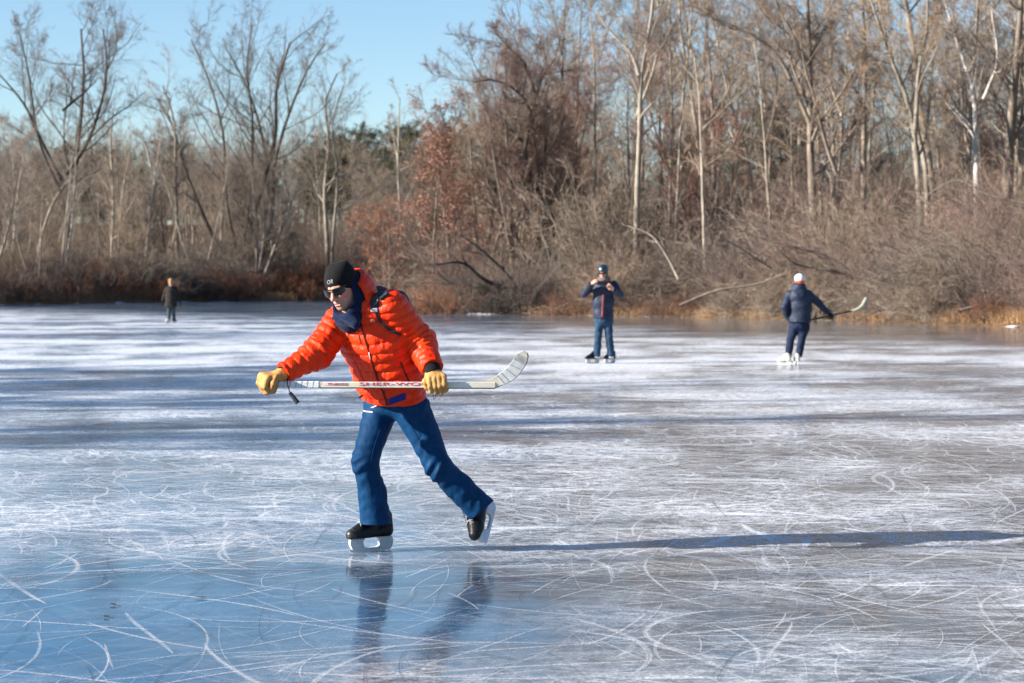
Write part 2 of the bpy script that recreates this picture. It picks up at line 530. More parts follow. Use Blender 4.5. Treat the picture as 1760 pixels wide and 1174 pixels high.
def spawn(par, rad, k, t0, t1, ang, lf, n, wob, trop, rf, rmin, rng, bias=None, lmin=.25):
    """children of every polyline in par (M,N,3): -> pts (M*k,n,3), radii"""
    M, N_, _ = par.shape
    plen = np.linalg.norm(np.diff(par, axis=1), axis=2).sum(1)
    t = t0 + (t1 - t0) * (np.arange(k)[None] + rng.random((M, k))) / k
    f = t * (N_ - 1)
    i0 = np.clip(f.astype(int), 0, N_ - 2)
    fr = (f - i0)[..., None]
    ar = np.arange(M)[:, None]
    st = par[ar, i0] * (1 - fr) + par[ar, i0 + 1] * fr
    pr = rad[ar, i0] * (1 - fr[..., 0]) + rad[ar, i0 + 1] * fr[..., 0]
    tg = par[ar, i0 + 1] - par[ar, i0]
    tg /= np.maximum(1e-9, np.linalg.norm(tg, axis=2, keepdims=True))
    rv = rng.normal(size=(M, k, 3))
    rv -= (rv * tg).sum(2, keepdims=True) * tg
    rv /= np.linalg.norm(rv, axis=2, keepdims=True)
    a = rng.normal(ang[0], ang[1], (M, k))[..., None]
    d = np.cos(a) * tg + np.sin(a) * rv
    if bias is not None:
        d = d + np.asarray(bias)
    L = plen[:, None] * lf * (1.15 - .65 * t) * (.55 + .9 * rng.random((M, k)))
    L = np.maximum(L, lmin)
    r0 = np.maximum(pr * rf * (.7 + .6 * rng.random((M, k))), rmin)
    S = M * k
    d = d.reshape(S, 3)
    d /= np.linalg.norm(d, axis=1, keepdims=True)
    p = st.reshape(S, 3)
    L = L.reshape(S)
    pts = [p]
    for j in range(1, n):
        d = d + wob * rng.normal(size=(S, 3))
        d[:, 2] += trop
        d /= np.linalg.norm(d, axis=1, keepdims=True)
        p = p + d * (L / (n - 1))[:, None]
        pts.append(p)
    pts = np.stack(pts, 1)
    rr = r0.reshape(S)[:, None] * np.linspace(1, .3, n)[None]
    return pts, np.maximum(rr, rmin * .6)

def tree_meshes(name, stems, srad, seed, k=(9, 7, 6, 3), lf=(.42, .45, .45, .5), t0=.3, ang=(.75, .2), trop=(.10, .05, .02, .01), wob=.12, rmin=.0095, leaves=0, leafy=.08, bias=None, top=1.0):
    """stems: (M,N,3) trunk polylines in the tree's own space -> (trunk mesh, crown mesh, leaf mesh)"""
    rng = np.random.default_rng(seed)
    l0, r0 = np.asarray(stems, float), np.asarray(srad, float)
    sl = np.linalg.norm(np.diff(l0, axis=1), axis=2).sum(1)
    g1 = [spawn(l0[i:i + 1], r0[i:i + 1], max(2, int(round(k[0] * sl[i] / sl.max()))), t0 if sl[i] > .6 * sl.max() else .15, top, ang, lf[0] * (sl.max() / sl[i]) ** .5, 8, wob, trop[0], .45, .02, rng, bias) for i in range(len(l0))]
    l1, r1 = np.concatenate([g[0] for g in g1]), np.concatenate([g[1] for g in g1])
    l2, r2 = spawn(l1, r1, k[1], .15, 1, (.7, .25), lf[1], 6, wob * 1.2, trop[1], .5, .012, rng)
    l3, r3 = spawn(l2, r2, k[2], .15, 1, (.65, .25), lf[2], 5, wob * 1.3, trop[2], .6, rmin, rng)
    l4, r4 = spawn(l3, r3, k[3], .15, 1, (.6, .25), lf[3], 4, wob * 1.3, trop[3], .75, rmin * .8, rng)
    v, q = tubes([(l0, r0), (l1, r1)], 7)
    tm = make_mesh(name + ' trunk', v, q)
    v, q = tubes([(l2, r2), (l3, r3), (l4, r4)], 3)
    cm = make_mesh(name + ' crown', v, q)
    lm = None
    if leaves:
        tips = np.concatenate([l4[:, 1:].reshape(-1, 3), l3[:, 2:].reshape(-1, 3)])
        sel = rng.integers(0, len(tips), max(60, leaves // 9))
        c = tips[sel[rng.integers(0, len(sel), leaves)]] + rng.normal(0, .15, (leaves, 3))
        u = rng.normal(size=(leaves, 3)); u /= np.linalg.norm(u, axis=1, keepdims=True)
        w = rng.normal(size=(leaves, 3)); w -= (w * u).sum(1, keepdims=True) * u; w /= np.linalg.norm(w, axis=1, keepdims=True)
        s = (leafy * (.6 + .8 * rng.random(leaves)))[:, None]
        vv = np.stack([c - u * s, c + w * s * .45, c + u * s, c - w * s * .45 + np.cross(u, w) * s * .25], 1).reshape(-1, 3)
        lm = make_mesh(name + ' leaves', vv, np.arange(leaves * 4).reshape(-1, 4), smooth=False)
    return tm, cm, lm

def auto_stem(H, r, lean, rng, n=14, wob=.03):
    d = unit(V3(lean[0], lean[1], 1))
    p = V3(0, 0, -.3)
    pts = [p]
    for j in range(n - 1):
        d = unit(d + rng.normal(0, wob, 3) + V3(0, 0, .03))
        p = p + d * H / (n - 1)
        pts.append(p)
    return np.array(pts), r * np.linspace(1, .14, n) ** 1.0

# ---- prototypes for the trees that stand as repeats (mesh data is shared)
PROTO = {}
def proto(key, H, r, bk, tw, seed, nst=1, spread=.1, **kw):
    rng = np.random.default_rng(seed)
    S, Rr = [], []
    for i in range(nst):
        a, b = auto_stem(H * (1 if i == 0 else rng.uniform(.7, 1)), r * (1 if i == 0 else rng.uniform(.6, .9)), rng.normal(0, spread, 2), rng)
        S.append(a); Rr.append(b)
    PROTO[key] = (tree_meshes(key, np.array(S), np.array(Rr), seed + 100, **kw), BK[bk], TW[tw])
proto('tall_a', 20, .20, 'pale', 'grey', 1, t0=.42, k=(13, 7, 6, 3), lf=(.30, .45, .45, .5))
proto('tall_b', 22, .24, 'grey', 'grey', 2, t0=.35, k=(14, 7, 6, 3), lf=(.32, .45, .45, .5))
proto('tall_c', 19, .16, 'pale', 'tan', 3, nst=2, spread=.14, t0=.4, k=(11, 7, 5, 3), lf=(.3, .45, .45, .5))
proto('slim_a', 15, .10, 'pale', 'tan', 4, t0=.35, k=(12, 6, 5, 3), lf=(.26, .45, .45, .5))
proto('slim_b', 16, .11, 'grey', 'grey', 5, nst=2, spread=.1, t0=.35, k=(10, 6, 5, 3), lf=(.28, .45, .45, .5))
proto('wide_a', 17, .26, 'grey', 'grey', 6, nst=3, spread=.25, t0=.3, k=(12, 8, 7, 4), lf=(.42, .45, .45, .5))
proto('wide_b', 16, .24, 'dark', 'dark', 7, nst=2, spread=.25, t0=.25, k=(14, 8, 7, 4), lf=(.45, .45, .45, .5))
proto('young_a', 9, .07, 'grey', 'grey', 8, nst=3, spread=.2, t0=.15, k=(12, 7, 7, 5), lf=(.4, .5, .5, .5))
proto('young_b', 10, .07, 'dark', 'tan', 9, nst=2, spread=.2, t0=.12, k=(16, 8, 7, 4), lf=(.42, .5, .5, .5))
proto('red_a', 13, .15, 'grey', 'red', 10, nst=2, spread=.2, t0=.25, k=(14, 8, 7, 5), lf=(.42, .45, .45, .5))
proto('rust_a', 8, .08, 'grey', 'rust', 12, nst=2, spread=.1, t0=.12, k=(17, 8, 6, 4), lf=(.36, .45, .45, .5), leaves=9000, leafy=.07)
proto('rust_b', 6, .06, 'grey', 'rust', 13, nst=3, spread=.2, t0=.10, k=(13, 7, 6, 4), lf=(.42, .45, .45, .5), leaves=5000, leafy=.06)

def pine_meshes(name, H, seed):
    rng = np.random.default_rng(seed)
    a, b = auto_stem(H, H * .014, (0, 0), rng)
    l0, r0 = a[None], b[None]
    nb = 70
    l1, r1 = spawn(l0, r0, nb, .22, .985, (1.35, .15), .30, 7, .08, .05, .3, .02, rng)
    l2, r2 = spawn(l1, r1, 9, .3, 1, (.7, .2), .4, 4, .12, .04, .5, .012, rng)
    v, q = tubes([(l0, r0), (l1, r1)], 5)
    tm = make_mesh(name + ' trunk', v, q)
    base = l2[:, 1:].reshape(-1, 3)
    n = len(base) * 9
    c = np.repeat(base, 9, 0) + rng.normal(0, .16, (n, 3))
    u = rng.normal(size=(n, 3)); u[:, 2] = np.abs(u[:, 2]) * .7
    u /= np.linalg.norm(u, axis=1, keepdims=True)
    w = rng.normal(size=(n, 3)); w -= (w * u).sum(1, keepdims=True) * u; w /= np.linalg.norm(w, axis=1, keepdims=True)
    s = (.20 * (.6 + .8 * rng.random(n)))[:, None]
    vv = np.stack([c - w * s * .25, c + w * s * .25, c + u * s * 1.5], 1).reshape(-1, 3)
    v2, q2 = tubes([(l2, r2)], 3)
    cm = make_mesh(name + ' crown', np.concatenate([v2, vv]), q2, np.arange(n * 3).reshape(-1, 3) + len(v2), smooth=False)
    return tm, cm, None
PROTO['pine_a'] = (pine_meshes('pine a', 17, 31), BK['dark'], m_needle)
PROTO['pine_b'] = (pine_meshes('pine b', 19, 32), BK['dark'], m_needle)

def place(key, x, y, label, group, rz=None, s=1.0, name=None, cat='tree', sink=.1):
    (tm, cm, lm), bm_, tm_ = PROTO[key]
    nm = name or ('pine_tree' if key.startswith('pine') else 'bare_tree')
    r = empty(nm, (x, y, float(gz(x, y)) - sink), label, cat, group, TR.random() * 6.283 if rz is None else rz, s)
    o = link('trunk', tm, bm_, r, (0, 0, 0))
    o = link('crown', cm, tm_, r, (0, 0, 0))
    if lm: link('leaves', lm, m_rust, o, (0, 0, 0))
    return r

# ---- the trees the photograph shows one by one: stems as (px, py) lines at their distance
def key_tree(d, base, stems, bk, tw, label, seed, w=8, name='bare_tree', sway=.25, **kw):
    rng = np.random.default_rng(seed)
    bx = (base - 880) / F_PX * d
    bz = float(gz(bx, d))
    loc = V3(bx, d, bz)
    S, Rr = [], []
    for st in stems:
        wpx = w
        if isinstance(st, tuple): wpx, st = st
        pts = [P(px, py, d) for px, py in st]
        pts = np.array(pts) - loc
        if pts[0][2] > .0 and st[0][1] > 395:
            pts[0][2] = -.4
        yy = np.linspace(0, 1, len(pts)) * rng.normal(0, sway) * abs(pts[-1][2] - pts[0][2])
        pts[:, 1] += yy
        r0 = wpx * d / F_PX / 2
        a, b = resample(pts, np.linspace(r0, r0 * .28, len(pts)), 16)
        a[1:] += np.cumsum(rng.normal(0, .02, (15, 3)), 0) * .6
        S.append(a); Rr.append(b)
    tm, cm, lm = tree_meshes(name, np.array(S), np.array(Rr), seed, **kw)
    r = empty(name, loc, label, 'tree', 'trees along the shore that stand out')
    link('trunk', tm, BK[bk], r, (0, 0, 0))
    c = link('crown', cm, TW[tw], r, (0, 0, 0))
    if lm: link('leaves', lm, m_rust, c, (0, 0, 0))
    return r

big = dict(k=(15, 10, 8, 5), lf=(.34, .45, .45, .5), t0=.35)
key_tree(170, 103, [(13, [(103, 500), (103, 430), (106, 310), (108, 200), (104, 110), (88, 20)]), (8, [(106, 312), (70, 240), (40, 180), (-10, 120)]),
                    (8, [(114, 300), (150, 240), (166, 190), (178, 110), (170, 45)]), (6, [(108, 190), (140, 165), (170, 140)]), (6, [(104, 330), (75, 250), (60, 130), (50, 60)])],
         'dark', 'dark', 'tall dark tree with a thick trunk forking wide against the sky', 201, **big)
key_tree(171, 62, [(7, [(62, 500), (62, 425), (88, 330), (112, 290), (125, 250)])], 'pale', 'grey', 'slender pale trunk leaning across the dark forked tree', 202, k=(10, 8, 7, 4), lf=(.3, .45, .45, .5), t0=.5)
key_tree(190, 425, [(13, [(425, 505), (424, 470), (432, 400), (455, 320), (478, 240), (482, 150), (505, 80)]), (9, [(418, 500), (395, 460), (350, 370), (318, 290), (290, 200), (272, 170)]),
                    (8, [(414, 500), (405, 440), (386, 350), (376, 220), (350, 130), (318, 60)]), (8, [(420, 500), (418, 440), (428, 330), (430, 200), (420, 110), (428, 40)]),
                    (8, [(428, 500), (445, 420), (452, 330), (440, 230), (400, 120), (370, 70)]), (8, [(432, 500), (470, 380), (478, 290), (510, 190), (545, 120), (570, 90)])],
         'dark', 'dark', 'large clump of dark stems fanning out from one base on the left shore', 203, k=(11, 9, 7, 4), lf=(.30, .45, .45, .5), t0=.4)
key_tree(184, 246, [(5.5, [(244, 500), (246, 460), (250, 380), (260, 280), (266, 218)]), (4, [(259, 285), (250, 250), (238, 232)])], 'birch', 'tan', 'slim white barked tree with a broken forked top', 204, k=(8, 6, 5, 3), lf=(.16, .4, .4, .5), t0=.35)
key_tree(181, 194, [(7, [(194, 500), (193, 460), (197, 340), (195, 230), (200, 190)]), (5, [(200, 500), (200, 420), (203, 330), (215, 240)])], 'pale', 'tan', 'pair of straight pale trunks between the white tree and the dark forked tree', 205, k=(12, 7, 6, 4), lf=(.28, .45, .45, .5), t0=.2)
key_tree(197, 562, [(9, [(562, 505), (562, 430), (556, 330), (562, 240), (556, 170), (575, 120)]), (6, [(570, 500), (572, 420), (580, 300), (572, 210), (590, 150)]), (5, [(560, 320), (590, 300), (620, 330)])], 'pale', 'grey', 'pale grey twin trunked tree right of the fanning clump', 206, k=(12, 8, 6, 4), lf=(.3, .45, .45, .5), t0=.35)
key_tree(163, 12, [(6, [(10, 500), (10, 430), (18, 330), (8, 230)]), (6, [(18, 500), (22, 420), (28, 330), (40, 250)])], 'pale', 'grey', 'two thin pale trunks side by side at the far end of the left shore', 207, k=(12, 8, 6, 4), lf=(.3, .45, .45, .5), t0=.3)
key_tree(188, 306, [(8, [(306, 500), (306, 420), (304, 300), (300, 200), (285, 150)])], 'grey', 'grey', 'straight grey trunk between the white tree and the fanning clump', 208, k=(13, 8, 6, 4), lf=(.3, .45, .45, .5), t0=.4)
key_tree(215, 690, [(7, [(690, 500), (690, 400), (686, 280), (690, 170)]), (4, [(687, 290), (675, 230), (665, 200)])], 'pale', 'grey', 'thin far tree standing alone in the gap before the dark evergreen hill', 209, k=(11, 6, 6, 3), lf=(.2, .45, .45, .5), t0=.4)
# right bank
key_tree(104, 965, [(11, [(965, 500), (955, 400), (935, 350), (908, 300), (903, 248), (913, 200), (889, 162), (850, 145), (815, 150)]), (7, [(913, 205), (918, 160), (900, 110), (870, 80), (850, 60)]),
                    (6, [(905, 250), (870, 218), (840, 220)]), (6, [(908, 300), (880, 280), (845, 272)]), (7, [(935, 350), (925, 280), (915, 220), (925, 150), (950, 110)]), (5, [(930, 340), (890, 318), (850, 295)])],
         'dark', 'red', 'gnarled dark tree leaning out over the bank with a reddish crown', 210, k=(15, 9, 7, 5), lf=(.30, .48, .48, .5), t0=.35, ang=(.85, .25))
key_tree(100, 1092, [(12, [(1092, 500), (1092, 345), (1094, 240), (1094, 143), (1108, 48), (1113, -70)]), (8, [(1098, 130), (1085, 90), (1050, 50), (1030, 20)]), (6, [(1094, 200), (1120, 130), (1135, 40)])], 'pale', 'grey', 'tall pale trunk with a long arched limb, behind the man in the helmet', 211, k=(11, 8, 7, 4), lf=(.26, .45, .45, .5), t0=.5)
key_tree(103, 1150, [(7, [(1150, 500), (1150, 370), (1153, 200), (1148, 60), (1150, -60)]), (6, [(1158, 500), (1160, 370), (1165, 200), (1175, 60), (1170, -60)]), (6, [(1140, 500), (1142, 370), (1138, 200), (1142, 60), (1135, -60)])], 'pale', 'grey', 'cluster of three thin straight trunks right of the arched limb tree', 212, k=(11, 7, 6, 4), lf=(.2, .45, .45, .5), t0=.4)
key_tree(92, 1400, [(19, [(1402, 510), (1400, 420), (1396, 250), (1393, 100), (1388, -60)]), (9, [(1393, 215), (1365, 150), (1335, 95), (1260, 45), (1180, 15)]), (8, [(1392, 120), (1360, 60), (1330, 0), (1320, -60)]),
                    (8, [(1438, 300), (1415, 240), (1395, 175), (1375, 110), (1368, 60)]), (7, [(1394, 190), (1370, 130), (1345, 20)])], 'grey', 'grey', 'thickest dark trunk with sweeping limbs, behind the skater in the white cap', 213, k=(12, 9, 7, 4), lf=(.30, .45, .45, .5), t0=.35)
key_tree(95, 1440, [(9, [(1437, 500), (1440, 290), (1447, 200), (1453, 120), (1458, 30), (1450, -60)]), (6, [(1447, 200), (1430, 130), (1425, 40)])], 'pale', 'tan', 'pale slender trunk just right of the thickest dark trunk', 214, k=(11, 7, 6, 4), lf=(.25, .45, .45, .5), t0=.45)
key_tree(97, 1488, [(12, [(1486, 500), (1488, 230), (1492, 100), (1488, -60)])], 'grey', 'grey', 'straight slate grey trunk between the pale slender trunk and the crooked pale pair', 215, k=(14, 8, 6, 4), lf=(.24, .45, .45, .5), t0=.4)
key_tree(90, 1575, [(13, [(1580, 500), (1576, 290), (1562, 180), (1530, 90), (1495, -20)]), (11, [(1588, 480), (1592, 250), (1570, 150), (1552, 60), (1540, -50)]), (9, [(1572, 230), (1578, 120), (1590, 40), (1588, -60)])], 'pale', 'tan', 'crooked pale pair of trunks crossing, left of the thin straight trunks', 216, k=(11, 8, 7, 4), lf=(.26, .45, .45, .5), t0=.4)
key_tree(96, 1650, [(12, [(1652, 500), (1652, 260), (1650, 100), (1650, -60)])], 'pale', 'grey', 'single straight pale trunk between the crooked pair and the stout trunk', 217, k=(14, 8, 6, 4), lf=(.24, .45, .45, .5), t0=.4)
key_tree(90, 1690, [(12, [(1684, 500), (1686, 260), (1692, 150), (1675, 60), (1655, -40)]), (6, [(1690, 170), (1710, 110), (1700, 20)])], 'birch', 'tan', 'whitish bent trunk touching the stout trunk', 218, k=(11, 8, 6, 4), lf=(.24, .45, .45, .5), t0=.45)
key_tree(93, 1716, [(22, [(1722, 500), (1720, 240), (1716, 100), (1710, -60)]), (9, [(1716, 130), (1750, 70), (1775, 0)])], 'grey', 'grey', 'stout grey trunk beside the whitish bent trunk', 219, k=(13, 8, 7, 4), lf=(.28, .45, .45, .5), t0=.4)
key_tree(95, 1750, [(12, [(1752, 500), (1750, 240), (1748, 100), (1752, -60)])], 'pale', 'grey', 'straight trunk cut by the picture edge, beyond the stout grey trunk', 220, k=(14, 8, 6, 4), lf=(.24, .45, .45, .5), t0=.4)
key_tree(108, 1285, [(8, [(1290, 500), (1285, 260), (1268, 200), (1240, 60), (1225, -60)]), (6, [(1280, 250), (1262, 205), (1230, 195), (1212, 215)])], 'pale', 'tan', 'pale trunk with one drooping hooked branch, left of the thickest dark trunk', 221, k=(12, 8, 6, 4), lf=(.25, .45, .45, .5), t0=.4)
key_tree(106, 1200, [(11, [(1203, 500), (1200, 260), (1185, 150), (1168, 60), (1165, -60)])], 'pale', 'grey', 'bare pale trunk bending left, right of the three thin trunks', 222, k=(13, 8, 6, 4), lf=(.25, .45, .45, .5), t0=.4)
key_tree(112, 965, [(7, [(960, 500), (962, 300), (968, 100), (975, -60)]), (7, [(985, 500), (990, 300), (996, 100), (1004, -60)])], 'grey', 'grey', 'two thin straight grey trunks behind the gnarled leaning tree', 223, k=(13, 8, 6, 4), lf=(.24, .45, .45, .5), t0=.35)
key_tree(104, 760, [(8, [(775, 500), (768, 400), (756, 310), (742, 225)]), (5, [(745, 500), (748, 380), (760, 280), (775, 230)])], 'grey', 'rust', 'rust coloured tree still holding its dry leaves at the point of the bank', 224, k=(16, 8, 7, 4), lf=(.34, .5, .5, .5), t0=.15, leaves=7000, leafy=.055, name='rust_leaf_tree')
key_tree(112, 668, [(5, [(668, 500), (668, 440), (662, 380)]), (4, [(660, 500), (650, 440), (640, 395)])], 'grey', 'rust', 'small rust leaved sapling low down before the channel', 225, k=(12, 7, 6, 4), lf=(.5, .5, .5, .5), t0=.15, leaves=2200, leafy=.05, name='rust_leaf_tree')

# ---- the wood behind: individual trees, copies of the prototypes
def land_spots(n, xr, yr, smin, smax, mind, rng, cond=None):
    out = []
    tries = 0
    while len(out) < n and tries < 20000:
        tries += 1
        y = rng.uniform(*yr)
        x = rng.uniform(*xr)
        s = float(shore_dist(np.array(x), np.array(y)))
        if not smin < s < smax: continue
        if cond and not cond(x, y): continue
        if any((x - a) ** 2 + (y - b) ** 2 < mind ** 2 for a, b in out): continue
        out.append((x, y))
    return out
def inview(x, y, m=1.08):
    return abs(x) < y * 880 / F_PX * m + 1
def px_of(x, y):
    return 880 + x / y * F_PX
LM_R = [(720, 'behind the rust coloured tree'), (850, 'behind the crown of the gnarled leaning tree'), (980, 'beside the two thin straight grey trunks'), (1090, 'behind the tall pale trunk with the arched limb'),
        (1160, 'behind the three thin straight trunks'), (1240, 'behind the pale trunk with the hooked branch'), (1390, 'behind the thickest dark trunk'), (1480, 'behind the slate grey trunk'),
        (1580, 'behind the crooked pale pair'), (1650, 'behind the single straight pale trunk'), (1730, 'behind the stout grey trunk')]
LM_L = [(20, 'behind the two thin pale trunks'), (105, 'behind the dark forked tree'), (195, 'behind the pair of straight pale trunks'), (255, 'behind the slim white tree'), (305, 'behind the straight grey trunk'),
        (420, 'behind the fanning clump'), (560, 'behind the pale grey twin trunked tree'), (690, 'round the thin far tree by the gap')]
LOOK = {'tall_a': 'tall pale bare tree', 'tall_b': 'tall grey bare tree', 'tall_c': 'tall bare tree with two stems', 'slim_a': 'slim pale bare tree', 'slim_b': 'slim grey tree with twin stems',
        'wide_a': 'spreading grey bare tree', 'wide_b': 'spreading dark bare tree', 'young_a': 'young grey bare tree', 'young_b': 'young twiggy tan tree', 'red_a': 'bare tree with reddish twigs',
        'rust_a': 'young tree with rusty leaves', 'rust_b': 'low tree with rusty leaves', 'pine_a': 'dark green pine', 'pine_b': 'tall dark green pine'}
def near_words(px, lms):
    return min(lms, key=lambda t: abs(t[0] - px))[1]
rng = np.random.default_rng(77)
right = lambda x, y: inview(x, y) and px_of(x, y) > 800 - (y - 100) * .35
keys = ['tall_a', 'tall_b', 'tall_c', 'slim_a', 'slim_a', 'slim_b', 'young_a', 'young_b', 'red_a', 'tall_a', 'slim_b', 'tall_b', 'slim_a']
for i, (x, y) in enumerate(land_spots(90, (-8, 42), (92, 170), 8, 95, 1.8, rng, right)):
    k = keys[rng.integers(len(keys))]
    place(k, x, y, LOOK[k] + ' ' + near_words(px_of(x, y), LM_R), 'bare trees in the right bank wood', s=rng.uniform(.75, 1.15) * (.55 if px_of(x, y) < 830 else .8 if px_of(x, y) < 930 else 1))
for i, (x, y) in enumerate(land_spots(26, (-6, 6), (112, 215), 6, 130, 1.8, rng, lambda x, y: inview(x, y) and 790 < px_of(x, y) < 985)):
    k = ['young_a', 'young_b', 'slim_b', 'red_a', 'wide_a'][rng.integers(5)]
    place(k, x, y, LOOK[k] + ' in the wood beyond the gnarled leaning tree', 'bare trees in the right bank wood', s=rng.uniform(.75, 1.0) * (1.1 if k.startswith('young') else .74))
for lo_, hi_, k, n, s0, dr, txt in ((700, 800, 'rust_a', 9, 1.08, (101, 128), 'beside the rust coloured tree on the point'), (785, 960, 'red_a', 3, .92, (103, 128), 'round the gnarled leaning tree'), (785, 960, 'wide_a', 5, .68, (104, 130), 'round the gnarled leaning tree'), (860, 1010, 'slim_b', 6, 1.1, (105, 140), 'right of the gnarled leaning tree'), (1010, 1750, 'slim_a', 14, 1.15, (92, 130), 'rising out of the right bank thicket')):
    for x, y in land_spots(n, (-8, 36), dr, 2.5, 60, 1.2, rng, lambda x, y: lo_ < px_of(x, y) < hi_):
        place(k, x, y, LOOK[k] + ' ' + txt, 'bare trees in the right bank wood', s=s0 * rng.uniform(.85, 1.12))
keysl = ['tall_a', 'slim_a', 'slim_b', 'wide_a', 'wide_b', 'young_a', 'young_b', 'tall_c', 'young_a', 'young_b']
left = lambda x, y: inview(x, y) and px_of(x, y) < 700
for i, (x, y) in enumerate(land_spots(78, (-75, 0), (150, 232), 3, 70, 2.2, rng, left)):
    k = keysl[rng.integers(len(keysl))]
    place(k, x, y, LOOK[k] + ' ' + near_words(px_of(x, y), LM_L), 'bare trees in the left shore wood', s=rng.uniform(.52, .80))
for i, (x, y) in enumerate(land_spots(64, (-100, 20), (215, 290), 18, 200, 3, rng, lambda x, y: inview(x, y) and px_of(x, y) < 760)):
    k = ['young_a', 'young_b', 'wide_a', 'slim_b'][rng.integers(4)]
    place(k, x, y, LOOK[k] + ' far back ' + near_words(px_of(x, y), LM_L), 'bare trees far back on the left', s=rng.uniform(.85, 1.15) * (1 if k.startswith('young') else .74))
for i, (x, y) in enumerate(land_spots(9, (-110, 0), (225, 260), 30, 220, 5, rng, lambda x, y: inview(x, y) and px_of(x, y) < 560) + land_spots(17, (-40, 0), (232, 320), 25, 220, 4, rng, lambda x, y: inview(x, y) and 560 < px_of(x, y) < 800)):
    k = ['pine_a', 'pine_b'][i % 2]
    near = 'in the gap above the channel' if px_of(x, y) > 600 else near_words(px_of(x, y), LM_L)
    place(k, x, y, LOOK[k] + ' on the far hill ' + near, 'evergreens on the far hill', s=rng.uniform(.72, .9) * (.78 if px_of(x, y) < 560 else .9))
for x, y, s in ((15.5, 128, .62), (18, 133, .7), (12.5, 135, .62)):
    place('pine_a', x, y, 'dark evergreen half hidden behind the hooked branch tree', 'evergreens behind the right bank', s=s)

# ---- trees off the left edge of the picture: their shadows are the blue bands on the ice
for i, (x, y, k, s) in enumerate([(-24, 20.5, 'pine_b', .46), (-25, 23.2, 'pine_a', .52), (-24, 26, 'pine_b', .46), (-26, 29.5, 'pine_a', .52), (-25, 4.4, 'slim_a', 1.1), (-24, 14.4, 'pine_b', .48),
                                  (-25, 15.6, 'tall_b', .95), (-25, 18.4, 'slim_a', 1.3), (-26.5, 22.0, 'tall_a', 1.0), (-38, 52, 'wide_a', 1.0)]):
    place(k, x, y, LOOK[k] + ' on the near left bank, shading the ice', 'trees on the near left bank', s=s)

# the wood goes on past both edges of the picture
rng = np.random.default_rng(55)
kk = ['tall_a', 'slim_a', 'slim_b', 'wide_a', 'young_a', 'young_b', 'tall_b']
for sx, n, xr, yr, txt in ((-1, 34, (-90, -22), (50, 165), 'on the left bank, past the edge of the picture'), (1, 18, (18, 60), (50, 120), 'on the right bank, past the edge of the picture')):
    for x, y in land_spots(n, xr, yr, 2, 40, 2.6, rng, lambda x, y: not inview(x, y, 1.0) and abs(x) < y * .62 + 6):
        k = kk[rng.integers(7)]
        place(k, x, y, LOOK[k] + ' ' + txt, 'bare trees past the picture edges', s=rng.uniform(.6, .95))
# ================================================================ thickets, brush, dry grass, fallen wood
def shrub_meshes(name, seed, nst=46, H=4.0, spread=.55, droop=-.05, k=(9, 5), twig=.0075, base=1.2, bias=None):
    rng = np.random.default_rng(seed)
    n = 9
    a = rng.random(nst) * 6.283
    sp = np.abs(rng.normal(0, spread, nst))
    d = np.stack([np.cos(a) * np.sin(sp), np.sin(a) * np.sin(sp), np.cos(sp)], 1)
    if bias is not None: d = d + np.asarray(bias)
    d /= np.linalg.norm(d, axis=1, keepdims=True)
    p = np.stack([rng.normal(0, base, nst) * .5, rng.normal(0, base, nst) * .5, np.full(nst, -.15)], 1)
    L = H * rng.uniform(.5, 1.15, nst)
    pts = [p]
    for j in range(1, n):
        d = d + .13 * rng.normal(size=(nst, 3))
        d[:, 2] += droop * j / n * 2
        d /= np.linalg.norm(d, axis=1, keepdims=True)
        p = p + d * (L / (n - 1))[:, None]
        pts.append(p)
    l0 = np.stack(pts, 1)
    r0 = (rng.uniform(.012, .032, nst))[:, None] * np.linspace(1, .3, n)[None]
    l1, r1 = spawn(l0, r0, k[0], .12, 1, (.65, .25), .38, 6, .16, .0, .55, .009, rng)
    l2, r2 = spawn(l1, r1, k[1], .1, 1, (.6, .25), .5, 5, .18, .0, .7, twig, rng)
    v, q = tubes([(l0, r0)], 5)
    sm_ = make_mesh(name + ' stems', v, q)
    v, q = tubes([(l1, r1), (l2, r2)], 3)
    return sm_, make_mesh(name + ' twigs', v, q)
SHRUB = {
    'thicket_a': (shrub_meshes('thicket a', 301, 60, 4.6, .55, -.10), BK['grey'], TW['mauve'], 'grey brown thicket, arching twigs'),
    'thicket_b': (shrub_meshes('thicket b', 302, 54, 4.2, .75, -.14), BK['pale'], TW['grey'], 'sprawling grey thicket of drooping twigs'),
    'thicket_c': (shrub_meshes('thicket c', 303, 60, 5.2, .40, -.05, (10, 5)), BK['pale'], TW['tan'], 'tall tan upright thicket'),
    'dark_thicket': (shrub_meshes('dark thicket', 307, 54, 4.4, .6, -.10), BK['dark'], TW['dark'], 'dark tangled thicket'),
    'lean_bush': (shrub_meshes('lean bush', 304, 50, 5.0, .45, -.12, (9, 5), bias=(-.7, -.2, 0)), BK['dark'], TW['grey'], 'grey bush leaning over the ice'),
    'rusty_brush': (shrub_meshes('rusty brush', 305, 70, 2.3, .6, -.05, (8, 5), base=2.4), BK['dark'], TW['rust'], 'low rusty brown brush'),
    'dark_brush': (shrub_meshes('dark brush', 306, 70, 2.5, .7, -.06, (8, 5), base=2.4), BK['dark'], TW['dark'], 'low dark tangled brush'),
}
def shrub(key, x, y, label, group, s=1.0, rz=None, name='bush'):
    (a, b), m1, m2, _ = SHRUB[key]
    r = empty(name, (x, y, float(gz(x, y)) - .05), label, 'bush', group, TR.random() * 6.283 if rz is None else rz, s)
    link('stem', a, m1, r, (0, 0, 0))
    link('twigs', b, m2, r, (0, 0, 0))
    return r
rng = np.random.default_rng(99)
